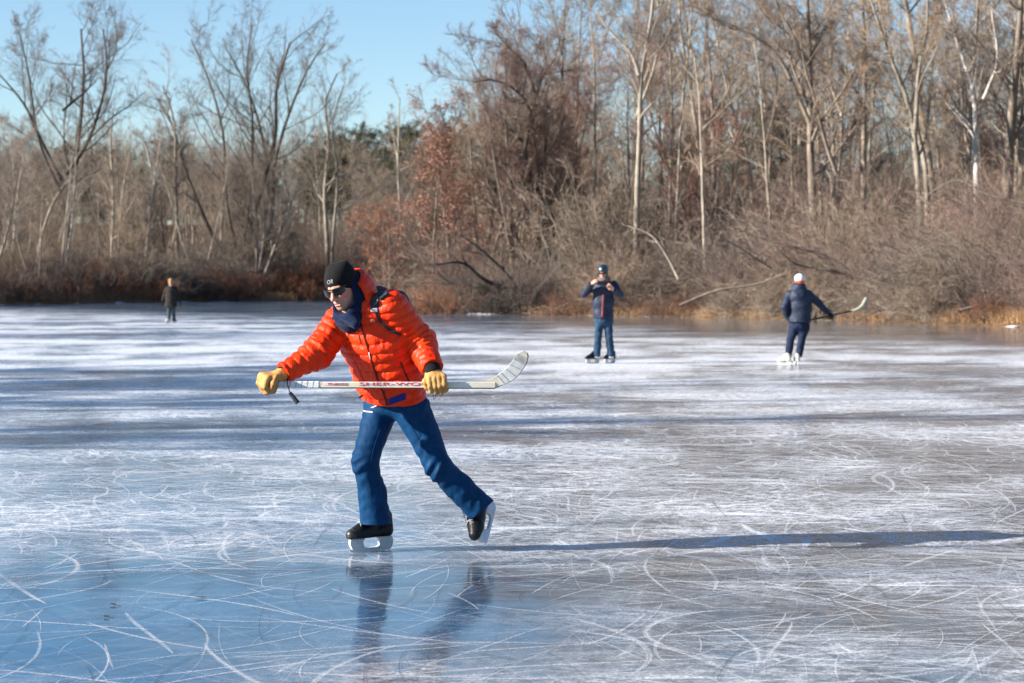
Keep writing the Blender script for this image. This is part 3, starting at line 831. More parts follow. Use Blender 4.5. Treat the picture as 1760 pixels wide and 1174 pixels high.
SH_R = [(640, 'at the point of the right bank'), (740, 'below the rust coloured tree'), (850, 'over the dark bank hollow'), (960, 'below the gnarled leaning tree'), (1090, 'behind the man in the helmet'),
        (1170, 'between the two standing men'), (1290, 'left of the white cap skater'), (1400, 'behind the white cap skater'), (1490, 'by the raised stick blade'), (1600, 'below the crooked pale pair'), (1720, 'below the stout grey trunk')]
right = lambda x, y: inview(x, y, 1.15) and px_of(x, y) > 690
for i, (x, y) in enumerate(land_spots(38, (-6, 26), (72, 118), 1.0, 5.5, 1.6, rng, right)):
    k = ['thicket_a', 'thicket_b', 'dark_thicket', 'lean_bush', 'thicket_a'][rng.integers(5)]
    shrub(k, x, y, SHRUB[k][3] + ' ' + near_words(px_of(x, y), SH_R), 'thickets along the right bank', s=rng.uniform(.65, 1.0), rz=rng.normal(0, .5) if k == 'lean_bush' else None)
for i, (x, y) in enumerate(land_spots(26, (-5, 20), (70, 106), -.4, 1.6, 1.3, rng, right)):
    k = ['thicket_b', 'thicket_a', 'rusty_brush'][rng.integers(3)]
    shrub(k, x, y, 'low ' + SHRUB[k][3] + ' overhanging the ice ' + near_words(px_of(x, y), SH_R), 'low thickets overhanging the ice', s=rng.uniform(.4, .65))
for i, (x, y) in enumerate(land_spots(64, (-6, 34), (78, 130), 5.0, 22, 1.8, rng, right)):
    k = ['thicket_a', 'thicket_b', 'thicket_c', 'dark_thicket', 'thicket_a'][rng.integers(5)]
    shrub(k, x, y, SHRUB[k][3] + ' up the bank ' + near_words(px_of(x, y), SH_R), 'thickets up the right bank', s=rng.uniform(1.0, 1.45))
for i, (x, y) in enumerate(land_spots(36, (-6, 50), (100, 165), 20, 70, 2.8, rng, right)):
    k = ['thicket_a', 'thicket_c'][rng.integers(2)]
    shrub(k, x, y, SHRUB[k][3] + ' deep in the wood ' + near_words(px_of(x, y), SH_R), 'thickets deep in the right wood', s=rng.uniform(1.2, 1.7))
left = lambda x, y: inview(x, y, 1.1) and px_of(x, y) < 690
SH_L = [(60, 'left of the dark forked tree'), (150, 'right of the dark forked tree'), (240, 'left of the distant woman'), (340, 'right of the distant woman'), (430, 'below the fanning clump'), (560, 'below the pale grey twin trunked tree'), (650, 'at the mouth of the channel')]
for i, (x, y) in enumerate(land_spots(50, (-48, -2), (128, 200), .5, 7.0, 1.7, rng, left)):
    k = ['rusty_brush', 'dark_brush', 'rusty_brush', 'dark_brush', 'thicket_b'][rng.integers(5)]
    shrub(k, x, y, SHRUB[k][3] + ' ' + near_words(px_of(x, y), SH_L) + '', 'brush along the left shore', s=rng.uniform(.9, 1.35))
for i, (x, y) in enumerate(land_spots(60, (-70, 0), (145, 235), 6, 50, 2.6, rng, left)):
    k = ['thicket_a', 'thicket_c', 'rusty_brush', 'thicket_c'][rng.integers(4)]
    shrub(k, x, y, SHRUB[k][3] + ' behind the shore ' + near_words(px_of(x, y), SH_L), 'thickets behind the left shore', s=rng.uniform(.9, 1.4))
for (px, d, s) in ((838, 98.5, .8), (862, 98.2, .85), (885, 98, .8), (905, 97.6, .7)):
    shrub('dark_brush', (px - 880) / F_PX * d, d, 'dark brush filling the hollow under the leaning boughs', 'dark brush in the bank hollow', s=s)
for (px, d, s) in ((700, 101, .9), (760, 99.5, 1.0), (640, 114, .8)):
    x = (px - 880) / F_PX * d
    shrub('rusty_brush', x, d, 'rusty orange brush on the point of land %s' % near_words(px, SH_R), 'rusty brush on the point', s=s)

for n, xr, yr in ((34, (-90, -18), (45, 160)), (16, (17, 60), (45, 115))):
    for x, y in land_spots(n, xr, yr, .6, 22, 2.6, rng, lambda x, y: not inview(x, y, 1.15) and abs(x) < y * .62 + 6):
        k = ['thicket_a', 'rusty_brush', 'dark_brush', 'thicket_c'][rng.integers(4)]
        shrub(k, x, y, SHRUB[k][3] + ' past the edge of the picture', 'brush past the picture edges', s=rng.uniform(.8, 1.3))

# dry grass and reeds along the waterline (uncountable)
m_grass = simple_mat('dry tan grass', (.42, .27, .145), (.30, .185, .105), .8, .9, spec=.1, vary=0)
def grass_at(n, xr, yr, smin, smax, hmin, hmax, rng, cond):
    x = rng.uniform(*xr, n * 14); y = rng.uniform(*yr, n * 14)
    s = shore_dist(x, y)
    ok = (s > smin) & (s < smax) & (np.abs(x) < y * 880 / F_PX * 1.1 + 1) & cond(x, y)
    ok &= (vnoise(np.stack([x * .35, y * .35, x * 0 + 2], -1)) + .5 * vnoise(np.stack([x * 1.3, y * 1.3, x * 0 + 6], -1)) > .0)
    x, y = x[ok][:n], y[ok][:n]
    return x, y, rng.uniform(hmin, hmax, len(x))
def grass_mesh(x, y, h, rng, w=.012):
    n = len(x)
    z = np.maximum(gz(x, y), 0)
    a = rng.random(n) * 6.283
    ln = rng.uniform(.1, .9, n) * h
    dx, dy = np.cos(a) * ln, np.sin(a) * ln
    p0 = np.stack([x, y, z - .03], -1)
    p1 = np.stack([x + dx * .35, y + dy * .35, z + h * .65], -1)
    p2 = np.stack([x + dx, y + dy, z + h * .95], -1)
    v, q = tubes([(np.stack([p0, p1, p2], 1), np.stack([np.full(n, w), np.full(n, w * .8), np.full(n, w * .25)], 1))], 3)
    return v, q
parts = []
rng = np.random.default_rng(123)
for args in ((17000, (-6, 22), (68, 112), -.3, 2.6, .12, .5, rng, lambda x, y: px_of(x, y) > 690), (9000, (-50, 0), (128, 200), -.2, 2.0, .3, .9, rng, lambda x, y: px_of(x, y) < 720)):
    x, y, h = grass_at(*args)
    parts.append(grass_mesh(x, y, h, rng))
v = np.concatenate([p[0] for p in parts])
q = np.concatenate([parts[0][1], parts[1][1] + len(parts[0][0])])
tag(link('grass', make_mesh('grass', v, q), m_grass), 'tan dry grass fringing the frozen shore', 'grass', kind='stuff')

# fallen and leaning bare branches
def fallen(d, line, w, bk, label, seed, k=(5, 4), lf=.3):
    rng = np.random.default_rng(seed)
    pts = np.array([P(px, py, d) for px, py in line])
    pts[:, 1] += np.linspace(-1, 1, len(pts)) * rng.uniform(-1, 1)
    loc = pts[0].copy()
    loc[2] = max(loc[2] - .05, 0)
    pts -= loc
    r0 = w * d / F_PX / 2
    a, b = resample(pts, np.linspace(r0, r0 * .35, len(pts)), 14)
    l0, rr0 = a[None], b[None]
    l1, r1 = spawn(l0, rr0, k[0], .3, 1, (.6, .2), lf, 7, .12, .03, .55, .014, rng)
    l2, r2 = spawn(l1, r1, k[1], .2, 1, (.6, .2), .5, 5, .14, .0, .6, .009, rng)
    r = empty('fallen_branch', loc, label, 'branch', 'fallen and leaning branches on the right bank')
    v, q = tubes([(l0, rr0)], 7)
    link('limb', make_mesh('limb', v, q), BK[bk], r, (0, 0, 0))
    v, q = tubes([(l1, r1), (l2, r2)], 4)
    link('side_branch', make_mesh('side branches', v, q), BK[bk], r, (0, 0, 0))
fallen(90, [(1165, 480), (1145, 440), (1120, 405), (1070, 385)], 4.5, 'pale', 'pale bare branch arching up behind the man in the helmet', 401)
fallen(84, [(1170, 525), (1230, 500), (1300, 488), (1350, 470)], 5.5, 'grey', 'grey fallen limb lying on the bank left of the white cap skater', 402)
fallen(82, [(1480, 478), (1430, 465), (1360, 450), (1335, 430), (1300, 390)], 5, 'grey', 'long grey branch sweeping down behind the white cap skater', 403)
fallen(82, [(1470, 470), (1420, 440), (1340, 420), (1260, 393)], 5, 'grey', 'grey branch above the sweeping one behind the white cap skater', 404)
fallen(73, [(1640, 535), (1690, 523), (1730, 515), (1800, 497)], 8, 'pale', 'thin fallen trunk lying on the tan grass at the far right', 405)
fallen(97, [(895, 502), (860, 460), (830, 432), (792, 404)], 7, 'dark', 'dark branch rising left out of the hollow in the bank', 406)
fallen(97, [(890, 505), (830, 480), (795, 452), (750, 455)], 9, 'dark', 'dark low bough arching left over the hollow in the bank', 407)
fallen(98, [(880, 512), (820, 492), (760, 487), (700, 484)], 6, 'dark', 'dark bough lying nearly level beside the skater in orange', 408)
fallen(78, [(1575, 528), (1560, 495), (1555, 470), (1530, 455)], 6, 'pale', 'short pale leaning stem right of the raised stick blade', 409)
fallen(80, [(1760, 350), (1700, 335), (1640, 310), (1600, 330)], 4, 'pale', 'pale broken limb hanging below the stout grey trunk', 410)
fallen(86, [(1300, 500), (1330, 470), (1290, 440), (1240, 410)], 7, 'pale', 'grey crooked branch tangled between the two men', 411)
# ================================================================ figures: smooth implicit bodies and clothes meshed once
class Field:
    def __init__(self, lo, hi, h):
        self.lo, self.h = np.asarray(lo, float), h
        n = np.ceil((np.asarray(hi, float) - self.lo) / h).astype(int) + 1
        ax = [self.lo[i] + h * np.arange(n[i]) for i in range(3)]
        self.p = np.stack(np.meshgrid(*ax, indexing='ij'), -1)
        self.d = np.full(self.p.shape[:3], 9.0)
    def add(self, d, k=0.0):
        if k <= 0:
            self.d = np.minimum(self.d, d)
        else:
            h = np.clip(.5 + .5 * (self.d - d) / k, 0, 1)
            self.d = self.d * (1 - h) + d * h - k * h * (1 - h)
        return self
    def cut(self, d):
        self.d = np.maximum(self.d, d)
        return self
    def sub(self, d, k=0.0):
        if k <= 0:
            self.d = np.maximum(self.d, -d)
        else:
            h = np.clip(.5 - .5 * (self.d + d) / k, 0, 1)
            self.d = self.d * (1 - h) - d * h + k * h * (1 - h)
        return self
    def cone(self, a, b, ra, rb, w=None, sx=1.0, p=None):
        p = self.p if p is None else p
        a, b = np.asarray(a, float), np.asarray(b, float)
        ba = b - a
        pa = p - a
        t = np.clip(pa @ ba / (ba @ ba), 0, 1)
        q = pa - t[..., None] * ba
        q2 = (q * q).sum(-1)
        if w is not None:
            w = unit(w)
            u = q @ w
            q2 = q2 - u * u * (1 - 1 / (sx * sx))
        return np.sqrt(np.maximum(q2, 0)) - (ra + (rb - ra) * t)
    def ell(self, c, r, M=None, p=None):
        p = (self.p if p is None else p) - np.asarray(c, float)
        if M is not None: p = p @ np.asarray(M, float).T
        r = np.asarray(r, float)
        k0 = np.linalg.norm(p / r, axis=-1)
        k1 = np.linalg.norm(p / (r * r), axis=-1)
        return k0 * (k0 - 1) / np.maximum(k1, 1e-9)
    def box(self, c, r, M=None, rd=.01, p=None):
        p = (self.p if p is None else p) - np.asarray(c, float)
        if M is not None: p = p @ np.asarray(M, float).T
        q = np.abs(p) - (np.asarray(r, float) - rd)
        return np.linalg.norm(np.maximum(q, 0), axis=-1) + np.minimum(q.max(-1), 0) - rd
    def plane(self, pt, n):
        """positive on the side n points to"""
        return (self.p - np.asarray(pt, float)) @ unit(n)
    def mesh(self, name):
        F = self.d
        s = F < 0
        nx, ny, nz = F.shape
        cs = [(i, j, k) for i in (0, 1) for j in (0, 1) for k in (0, 1)]
        def sl(c, A): return A[c[0]:nx - 1 + c[0], c[1]:ny - 1 + c[1], c[2]:nz - 1 + c[2]]
        anyv = np.zeros((nx - 1, ny - 1, nz - 1), bool)
        allv = ~anyv
        for c in cs:
            anyv |= sl(c, s); allv &= sl(c, s)
        I, J, K = np.nonzero(anyv & ~allv)
        idx = np.full((nx - 1, ny - 1, nz - 1), -1, np.int64)
        idx[I, J, K] = np.arange(len(I))
        acc = np.zeros((len(I), 3)); cnt = np.zeros(len(I))
        for a in cs:
            for ax in range(3):
                if a[ax]: continue
                b = list(a); b[ax] = 1
                va = F[I + a[0], J + a[1], K + a[2]]; vb = F[I + b[0], J + b[1], K + b[2]]
                cr = (va < 0) != (vb < 0)
                t = np.where(cr, va / np.where(va == vb, 1, va - vb), 0)
                pt = np.array(a, float)[None] + 0 * t[:, None]
                pt[:, ax] += t
                acc += pt * cr[:, None]; cnt += cr
        V = self.lo + self.h * (np.stack([I, J, K], 1) + acc / cnt[:, None])
        Q = []
        for ax in range(3):
            A = np.moveaxis(s, ax, 0); B = np.moveaxis(idx, ax, 0)
            if ax == 1: A = np.moveaxis(s, (1, 2, 0), (0, 1, 2)); B = np.moveaxis(idx, (1, 2, 0), (0, 1, 2))
            if ax == 2: A = np.moveaxis(s, (2, 0, 1), (0, 1, 2)); B = np.moveaxis(idx, (2, 0, 1), (0, 1, 2))
            e = A[:-1] != A[1:]
            e[:, 0] = False; e[:, :, 0] = False; e[:, -1] = False; e[:, :, -1] = False
            i, j, k = np.nonzero(e)
            q = np.stack([B[i, j - 1, k - 1], B[i, j, k - 1], B[i, j, k], B[i, j - 1, k]], 1)
            fl = ~A[i, j, k]
            q[fl] = q[fl][:, ::-1]
            Q.append(q)
        Q = np.concatenate(Q)
        Q = Q[(Q >= 0).all(1)]
        return make_mesh(name, V, Q)

def bvh_of(me):
    return BVHTree.FromPolygons([v.co.copy() for v in me.vertices], [tuple(p.vertices) for p in me.polygons])

def drape(pts, direction, bvh, off=.003):
    """push points along direction onto a surface"""
    out = []
    d = Vector(unit(direction))
    last = None
    for p in pts:
        o = Vector(p) - d * .6
        hit = bvh.ray_cast(o, d, 2.0)
        if hit[0] is None:
            hit = bvh.find_nearest(Vector(p))
        q = hit[0] + hit[1] * off * (1 if hit[1].dot(d) < 0 else -1)
        out.append(np.array(q))
    return np.array(out)

def strip_mesh(pts, nrm_dir, w, t):
    """a flat band of width w, thickness t, along pts, facing nrm_dir"""
    pts = np.asarray(pts, float)
    tg = np.gradient(pts, axis=0)
    tg /= np.linalg.norm(tg, axis=1, keepdims=True)
    n = np.asarray(nrm_dir, float) - (tg @ np.asarray(nrm_dir, float))[:, None] * tg
    n /= np.linalg.norm(n, axis=1, keepdims=True)
    b = np.cross(tg, n)
    w = np.broadcast_to(np.asarray(w, float), (len(pts),))[:, None]
    c = [pts + b * w / 2 + n * t / 2, pts - b * w / 2 + n * t / 2, pts - b * w / 2 - n * t / 2, pts + b * w / 2 - n * t / 2]
    V = np.stack(c, 1).reshape(-1, 3)
    N_ = len(pts)
    i = np.arange(N_ - 1)[:, None] * 4
    s = np.arange(4)[None]
    Q = np.stack([i + s, i + (s + 1) % 4, i + 4 + (s + 1) % 4, i + 4 + s], -1).reshape(-1, 4)
    Q = np.concatenate([Q, [[3, 2, 1, 0]], [[N_ * 4 - 4, N_ * 4 - 3, N_ * 4 - 2, N_ * 4 - 1]]])
    return V, Q

def join_vq(*vq):
    V, Q, o = [], [], 0
    for v, q in vq:
        V.append(v); Q.append(np.asarray(q) + o); o += len(v)
    return np.concatenate(V), np.concatenate(Q)

def text_mesh(s, size, extrude=.0006):
    cu = bpy.data.curves.new('lettering', 'FONT')
    cu.body = s
    cu.size = size
    cu.align_x = 'CENTER'
    cu.align_y = 'CENTER'
    cu.extrude = extrude
    o = bpy.data.objects.new('lettering', cu)
    me = bpy.data.meshes.new_from_object(o)
    bpy.data.objects.remove(o)
    bpy.data.curves.remove(cu)
    return me

def plate_mesh(outlines, thick):
    """closed 2D outlines (first is the edge, the others holes) extruded to thickness"""
    cu = bpy.data.curves.new('plate', 'CURVE')
    cu.dimensions = '2D'
    cu.fill_mode = 'BOTH'
    cu.extrude = thick / 2
    for pts in outlines:
        sp = cu.splines.new('POLY')
        sp.points.add(len(pts) - 1)
        for p, (x, y) in zip(sp.points, pts): p.co = (x, y, 0, 1)
        sp.use_cyclic_u = True
    o = bpy.data.objects.new('plate', cu)
    me = bpy.data.meshes.new_from_object(o)
    bpy.data.objects.remove(o)
    bpy.data.curves.remove(cu)
    return me

def frame_of(f, u):
    """columns: forward, left, up"""
    f = unit(f)
    u = unit(np.asarray(u, float) - np.dot(u, f) * f)
    return np.stack([f, np.cross(u, f), u], 1)

def xform(me, M, loc):
    A = Matrix(np.block([[M, np.asarray(loc, float)[:, None]], [np.zeros((1, 3)), np.ones((1, 1))]]).tolist())
    me.transform(A)
    me.update()
    return me

# ---------------------------------------------------------------- skates (shared by everyone): x toe, y left, z up, origin under the blade
M_LEATHER = simple_mat('black skate leather', (.006, .0065, .008), (.014, .014, .016), 30, .36, .002, 60, spec=.2)
M_TOE = simple_mat('scuffed toe cap', (.014, .014, .017), (.05, .047, .044), 25, .35, spec=.4)
M_WHITEP = simple_mat('white holder plastic', (.60, .62, .64), (.48, .50, .52), 30, .4, spec=.4)
M_STEEL = simple_mat('blade steel', (.55, .56, .58), (.42, .43, .45), 40, .28)
M_STEEL.node_tree.nodes['Principled BSDF'].inputs['Metallic'].default_value = 1.0
M_LACE = simple_mat('skate lace', (.42, .41, .40), (.25, .25, .25), 90, .8)
M_WLEATHER = simple_mat('cream skate leather', (.58, .55, .48), (.46, .43, .37), 20, .5)
def rr(pts, n=4):
    """round off a polygon a little"""
    for _ in range(n):
        q = []
        for i in range(len(pts)):
            a, b = np.array(pts[i]), np.array(pts[(i + 1) % len(pts)])
            q += [tuple(a * .8 + b * .2), tuple(a * .2 + b * .8)]
        pts = q
        if len(pts) > 60: break
    return pts
def make_skate(parent, f, u, loc, leather, toe, figure=False, detail=True, h=.005, s=1.0, name='skate'):
    Mx = frame_of(f, u) * s
    F = Field((-.17, -.075, .06), (.19, .075, .36), h)
    F.add(F.cone((-.10, 0, .112), (.02, 0, .108), .036, .040))
    F.add(F.cone((.02, 0, .108), (.085, 0, .106), .040, .045, (0, 1, 0), 1.05), .02)
    F.add(F.cone((.085, 0, .106), (.128, 0, .102), .044, .036, (0, 1, 0), 1.05), .02)
    F.add(F.cone((-.098, 0, .12), (-.086, 0, .20), .040, .043), .03)
    F.add(F.cone((-.06, 0, .215), (.06, 0, .128), .044, .036), .03)
    F.add(F.cone((-.114, 0, .15), (-.114, 0, .20), .018, .016, (0, 1, 0), 1.6), .02)     # tendon guard
    
    F.cut(-F.plane((0, 0, .082), (0, 0, 1)))
    boot = xform(F.mesh('boot'), Mx, loc)
    b = link(name, boot, leather, parent)
    T = Field((.06, -.075, .07), (.19, .075, .17), h)
    T.add(T.cone((.085, 0, .106), (.128, 0, .102), .0455, .0375, (0, 1, 0), 1.05))
    T.cut(-T.plane((0, 0, .0805), (0, 0, 1)))
    T.cut(-T.plane((.098, 0, .10), (1, 0, .35)))
    link('toe_cap', xform(T.mesh('toe cap'), Mx, loc), toe, b)
    if detail:
        vq = []
        for i in range(6):
            x0, z0 = .088 - i * .021, .160 + i * .0185
            x1, z1 = x0 - .012, z0 + .012
            vq.append(tube1([(x0, -.032, z0 - .008), (x0 - .004, -.014, z0 + .008), (x1, .014, z1 + .004), (x1, .032, z1 - .010)], .0024, 5, 9))
            vq.append(tube1([(x0, .032, z0 - .008), (x0 - .004, .014, z0 + .008), (x1, -.014, z1 + .004), (x1, -.032, z1 - .010)], .0024, 5, 9))
        v, q = join_vq(*vq)
        link('lace', xform(make_mesh('lace', v, q), Mx, loc), M_LACE, b)
    if figure:
        out = [(-.128, .083), (.14, .083), (.135, .07), (.10, .062), (.06, .012), (-.085, .012), (-.10, .05), (-.132, .06)]
        holes = [[(.05, .05), (.03, .026), (-.055, .026), (-.06, .05)]]
    else:
        out = rr([(-.135, .086), (-.025, .084), (-.050, .066), (-.056, .024), (.050, .022), (.062, .062), (.040, .084), (.142, .084), (.148, .050), (.128, .013), (.08, .008), (-.10, .008), (-.138, .018), (-.146, .05)], 2)
        holes = [rr([(-.036, .0255), (-.012, .0255), (-.012, .014), (-.03, .014)], 2), rr([(-.004, .0255), (.022, .0255), (.036, .014), (-.004, .014)], 2)]
        holes = []
    hm = plate_mesh([out] + holes, .022 if not figure else .006)
    hm.transform(Matrix(((1, 0, 0, 0), (0, 0, -1, 0), (0, 1, 0, 0), (0, 0, 0, 1))))
    link('blade_holder', xform(hm, Mx, loc), M_WHITEP if not figure else M_STEEL, b)
    bl = plate_mesh([rr([(-.142, .018), (-.135, .004), (-.11, .0), (.11, .0), (.138, .006), (.15, .022), (.12, .014), (-.10, .014)], 2)], .004)
    bl.transform(Matrix(((1, 0, 0, 0), (0, 0, -1, 0), (0, 1, 0, 0), (0, 0, 0, 1))))
    link('blade', xform(bl, Mx, loc), M_STEEL, b)
    return b
# ================================================================ the skater in orange
D0 = 10.85
def M(px, py, dy=0.0):
    return P(px, py, D0 + dy)
FWD = unit(V3(-.72, -.69, 0))
LFT = unit(V3(.69, -.72, 0))
def fabric(name, c1, c2, rough=.5, bump=.004, scale=30, spec=.35, sheen=.0, coat=0.):
    return simple_mat(name, c1, c2, scale, rough, bump, scale * 1.2, spec=spec, sheen=sheen, coat=coat)
m_jacket, N = new_mat('orange down nylon')
tc = N('ShaderNodeTexCoord')
nz = N.noise(tc.outputs['Object'], 9, 4, .6)
N.link(N.mix(N.ramp(nz, .3, .7), (.72, .026, .0025), (.80, .048, .004)), N.bsdf.inputs['Base Color'])
N.bsdf.inputs['Roughness'].default_value = .42
N.bsdf.inputs['Specular IOR Level'].default_value = .2
w1 = N('ShaderNodeMapping', i_Vector=tc.outputs['Object'], i_Scale=(1, 1, .45))
bh = N.noise(w1.outputs[0], 55, 4, .6)
bh2 = N.noise(tc.outputs['Object'], 24, 3, .5)
N.link(N('ShaderNodeBump', i_Height=N.math('ADD', bh, bh2), i_Distance=.006, i_Strength=.9).outputs[0], N.bsdf.inputs['Normal'])
m_pants = fabric('teal blue shell trousers', (.002, .040, .118), (.0015, .030, .088), .65, .003, 26, spec=.12)
m_black = fabric('black knit', (.007, .007, .008), (.013, .013, .014), .85, .002, 160, spec=.1, sheen=.05)
m_beanie = fabric('charcoal fleece', (.007, .007, .008), (.012, .012, .013), .9, .002, 140, spec=.1, sheen=.05)
m_navy = fabric('navy fleece', (.006, .011, .034), (.010, .019, .054), .9, .003, 70, spec=.1, sheen=.05)
m_pack = fabric('dark pack nylon', (.012, .018, .026), (.025, .034, .045), .55, .003, 80)
m_glove = fabric('tan work leather', (.54, .285, .088), (.42, .205, .06), .6, .004, 45, spec=.3)
m_gdark = fabric('worn dark leather', (.16, .085, .03), (.10, .055, .02), .65, .004, 45)
m_dark = simple_mat('dark zip tape', (.16, .012, .006), (.09, .01, .006), 60, .6)
m_metal = simple_mat('pull tab metal', (.6, .6, .6), (.45, .45, .45), 50, .3)
m_cord = simple_mat('dark cord', (.03, .012, .012), (.02, .01, .01), 60, .7)
m_clip = simple_mat('grey buckle plastic', (.50, .51, .52), (.36, .37, .38), 50, .4)
m_patch = fabric('royal blue patch', (.010, .022, .24), (.008, .016, .16), .7, .003, 120)
m_lens = simple_mat('dark sunglass lens', (.006, .006, .007), (.01, .01, .011), 10, .08, spec=.6)
m_letter = simple_mat('white embroidery', (.36, .36, .36), (.28, .28, .28), 200, .8)
m_skin, N = new_mat('winter skin')
tc = N('ShaderNodeTexCoord')
c = N.mix(N.ramp(N.noise(tc.outputs['Object'], 18, 4, .6), .35, .65), (.56, .29, .20), (.49, .215, .15))
N.link(c, N.bsdf.inputs['Base Color'])
N.bsdf.inputs['Roughness'].default_value = .5
N.bsdf.inputs['Subsurface Weight'].default_value = .12
N.bsdf.inputs['Subsurface Radius'].default_value = (.01, .004, .002)
N.link(N('ShaderNodeBump', i_Height=N.noise(tc.outputs['Object'], 220, 3, .6), i_Distance=.0008, i_Strength=.6).outputs[0], N.bsdf.inputs['Normal'])

root = empty('person', M(675, 947, 0) * V3(1, 1, 0), 'man in orange down jacket gliding on one skate with a hockey stick held level', 'person')

# ---- head frame
yaw, pit, rol = R(29), R(24), R(9)
hf = V3(-math.sin(yaw) * math.cos(pit), -math.cos(yaw) * math.cos(pit), -math.sin(pit))
hl = V3(math.cos(yaw), -math.sin(yaw), 0)
hu = np.cross(hf, -hl); hu = unit(hu)
if hu[2] < 0: hu = -hu
hl2 = hl * math.cos(rol) + hu * math.sin(rol)
hu2 = hu * math.cos(rol) - hl * math.sin(rol)
HM = np.stack([hl2, hf, hu2])                      # rows: local axes (left, front, up)
HC = M(587, 491, -.30)
HS = .96
def hp(x, y, z):
    return HC + HS * (x * hl2 + y * hf + z * hu2)
neck_base = M(609, 520, -.23)

B = Field(M(556, 560, -.62), M(668, 440, .10), .0042)
B.lo = B.lo
def head_into(B, lp, HS_=1.0, ears=True):
    e = lambda c, r: B.ell(c, r, p=lp) * HS_
    k = lambda a, b, ra, rb, w=None, sx=1.: B.cone(a, b, ra, rb, w, sx, p=lp) * HS_
    B.add(e((0, -.012, .035), (.076, .096, .088)))
    B.add(e((0, .030, -.040), (.060, .062, .078)), .03)
    B.add(e((0, .060, -.100), (.030, .030, .022)), .03)
    for s in (-1, 1):
        B.add(e((s * .040, .066, -.024), (.024, .020, .018)), .02)
        B.add(k((s * .014, .088, .020), (s * .040, .074, .018), .012, .010), .012)
        B.sub(e((s * .031, .100, -.002), (.017, .014, .012)), .012)
        B.add(e((s * .031, .078, -.002), (.015, .015, .013)), .004)
        B.add(e((s * .0135, .101, -.040), (.009, .012, .008)), .006)
        if ears: B.add(e((s * .077, -.006, -.012), (.010, .020, .032)), .008)
    B.add(k((0, .090, .008), (0, .116, -.034), .0085, .0125), .010)
    B.add(k((-.016, .090, -.066), (.016, .090, -.066), .0075, .0075), .006)
    B.add(k((-.014, .089, -.079), (.014, .089, -.079), .0080, .0080), .006)
    B.sub(e((0, .102, -.0725), (.026, .014, .0022)), .003)
    B.sub(e((0, .112, -.049), (.004, .008, .008)), .006)
    B.sub(e((0, .098, -.091), (.020, .008, .004)), .006)
    B.add(k((0, -.020, -.06), (0, -.035, -.15), .058, .062), .03)
lp = (B.p - HC) @ HM.T / HS
head_into(B, lp, HS, ears=False)
B.add(B.cone(hp(0, -.035, -.13), neck_base + V3(0, 0, -.03), .060, .075), .03)
B.add(B.ell(neck_base + V3(.0, .03, -.07), (.10, .09, .05)), .03)
m_face, N = new_mat('weathered face')
tc = N('ShaderNodeTexCoord')
def spot(x, y, z, r0, r1):
    d_ = N('ShaderNodeVectorMath', operation='DISTANCE', i_0=tc.outputs['Object'], i_1=tuple(hp(x, y, z)))
    return N.math('SUBTRACT', 1.0, N.ramp(d_.outputs['Value'], r0, r1))
c = N.mix(N.ramp(N.noise(tc.outputs['Object'], 35, 4, .6), .35, .65), (.56, .29, .195), (.48, .22, .15))
c = N.mix(N.math('MULTIPLY', N.math('MAXIMUM', spot(.045, .07, -.03, .008, .034), N.math('MAXIMUM', spot(-.045, .07, -.03, .008, .034), spot(0, .118, -.034, .004, .02))), .65), c, (.55, .17, .12))
beard = N.math('MULTIPLY', N.math('MAXIMUM', spot(0, .05, -.105, .035, .075), spot(.04, .03, -.085, .02, .06)), N.math('MULTIPLY_ADD', N.ramp(N.noise(tc.outputs['Object'], 420, 3, .7), .35, .6), .45, .35))
c = N.mix(beard, c, (.25, .17, .14))
c = N.mix(N.math('MULTIPLY', spot(0, .092, -.072, .010, .026), .6), c, (.42, .15, .12))
N.link(c, N.bsdf.inputs['Base Color'])
N.bsdf.inputs['Roughness'].default_value = .5
N.bsdf.inputs['Subsurface Weight'].default_value = .1
N.bsdf.inputs['Subsurface Radius'].default_value = (.01, .004, .002)
N.link(N('ShaderNodeBump', i_Height=N.noise(tc.outputs['Object'], 180, 3, .6), i_Distance=.0012, i_Strength=.7).outputs[0], N.bsdf.inputs['Normal'])
body = link('body', B.mesh('body'), m_face, root)

# ---- beanie
Hf = Field(M(545, 520, -.52), M(625, 440, -.05), .0042)
lp = (Hf.p - HC) @ HM.T / HS
Hf.add(Hf.ell((0, -.014, .034), (.084, .106, .093), p=lp) * HS)
Hf.add(Hf.ell((.028, -.04, .084), (.035, .035, .042), p=lp) * HS, .03)
Hf.add(Hf.ell((-.020, -.01, .086), (.034, .035, .040), p=lp) * HS, .03)
pl = -(lp[..., 2] - .026 - (lp[..., 1] - .09) * .80 ) * HS
Hf.cut(pl)
# rolled seam above the brow and panel seams on the dome
Hf.d = Hf.d + .0022 * np.exp(-((lp[..., 2] - .046 - (lp[..., 1] - .09) * .50) / .004) ** 2) + .0018 * np.exp(-((lp[..., 0] - .01) / .003) ** 2) * (lp[..., 2] > .06)
beanie = link('beanie', Hf.mesh('beanie'), m_beanie, root)
bv = bvh_of(beanie.data)
tm = text_mesh('OR', .030)
tm.transform(Matrix(((.72, .12, 0, 0), (0, 1, 0, 0), (0, 0, 1, 0), (0, 0, 0, 1))))
for v in tm.vertices:
    x, y, z = v.co
    q = hp(.004 + x * 1.35, .16, .060 + y)
    hit = bv.ray_cast(Vector(q), Vector(-hf), .3)
    if hit[0] is not None:
        v.co = hit[0] + Vector(hf) * (.0015 + z)
ol = link('embroidered_logo', tm, m_letter, beanie)
ring = []
for a in np.linspace(0, 2 * math.pi, 15):
    q = hp(-.014 + .0150 * math.cos(a) - .004, .16, .060 + .0150 * math.sin(a))
    hit = bv.ray_cast(Vector(q), Vector(-hf), .3)
    ring.append(np.array(hit[0]) + hf * .002)

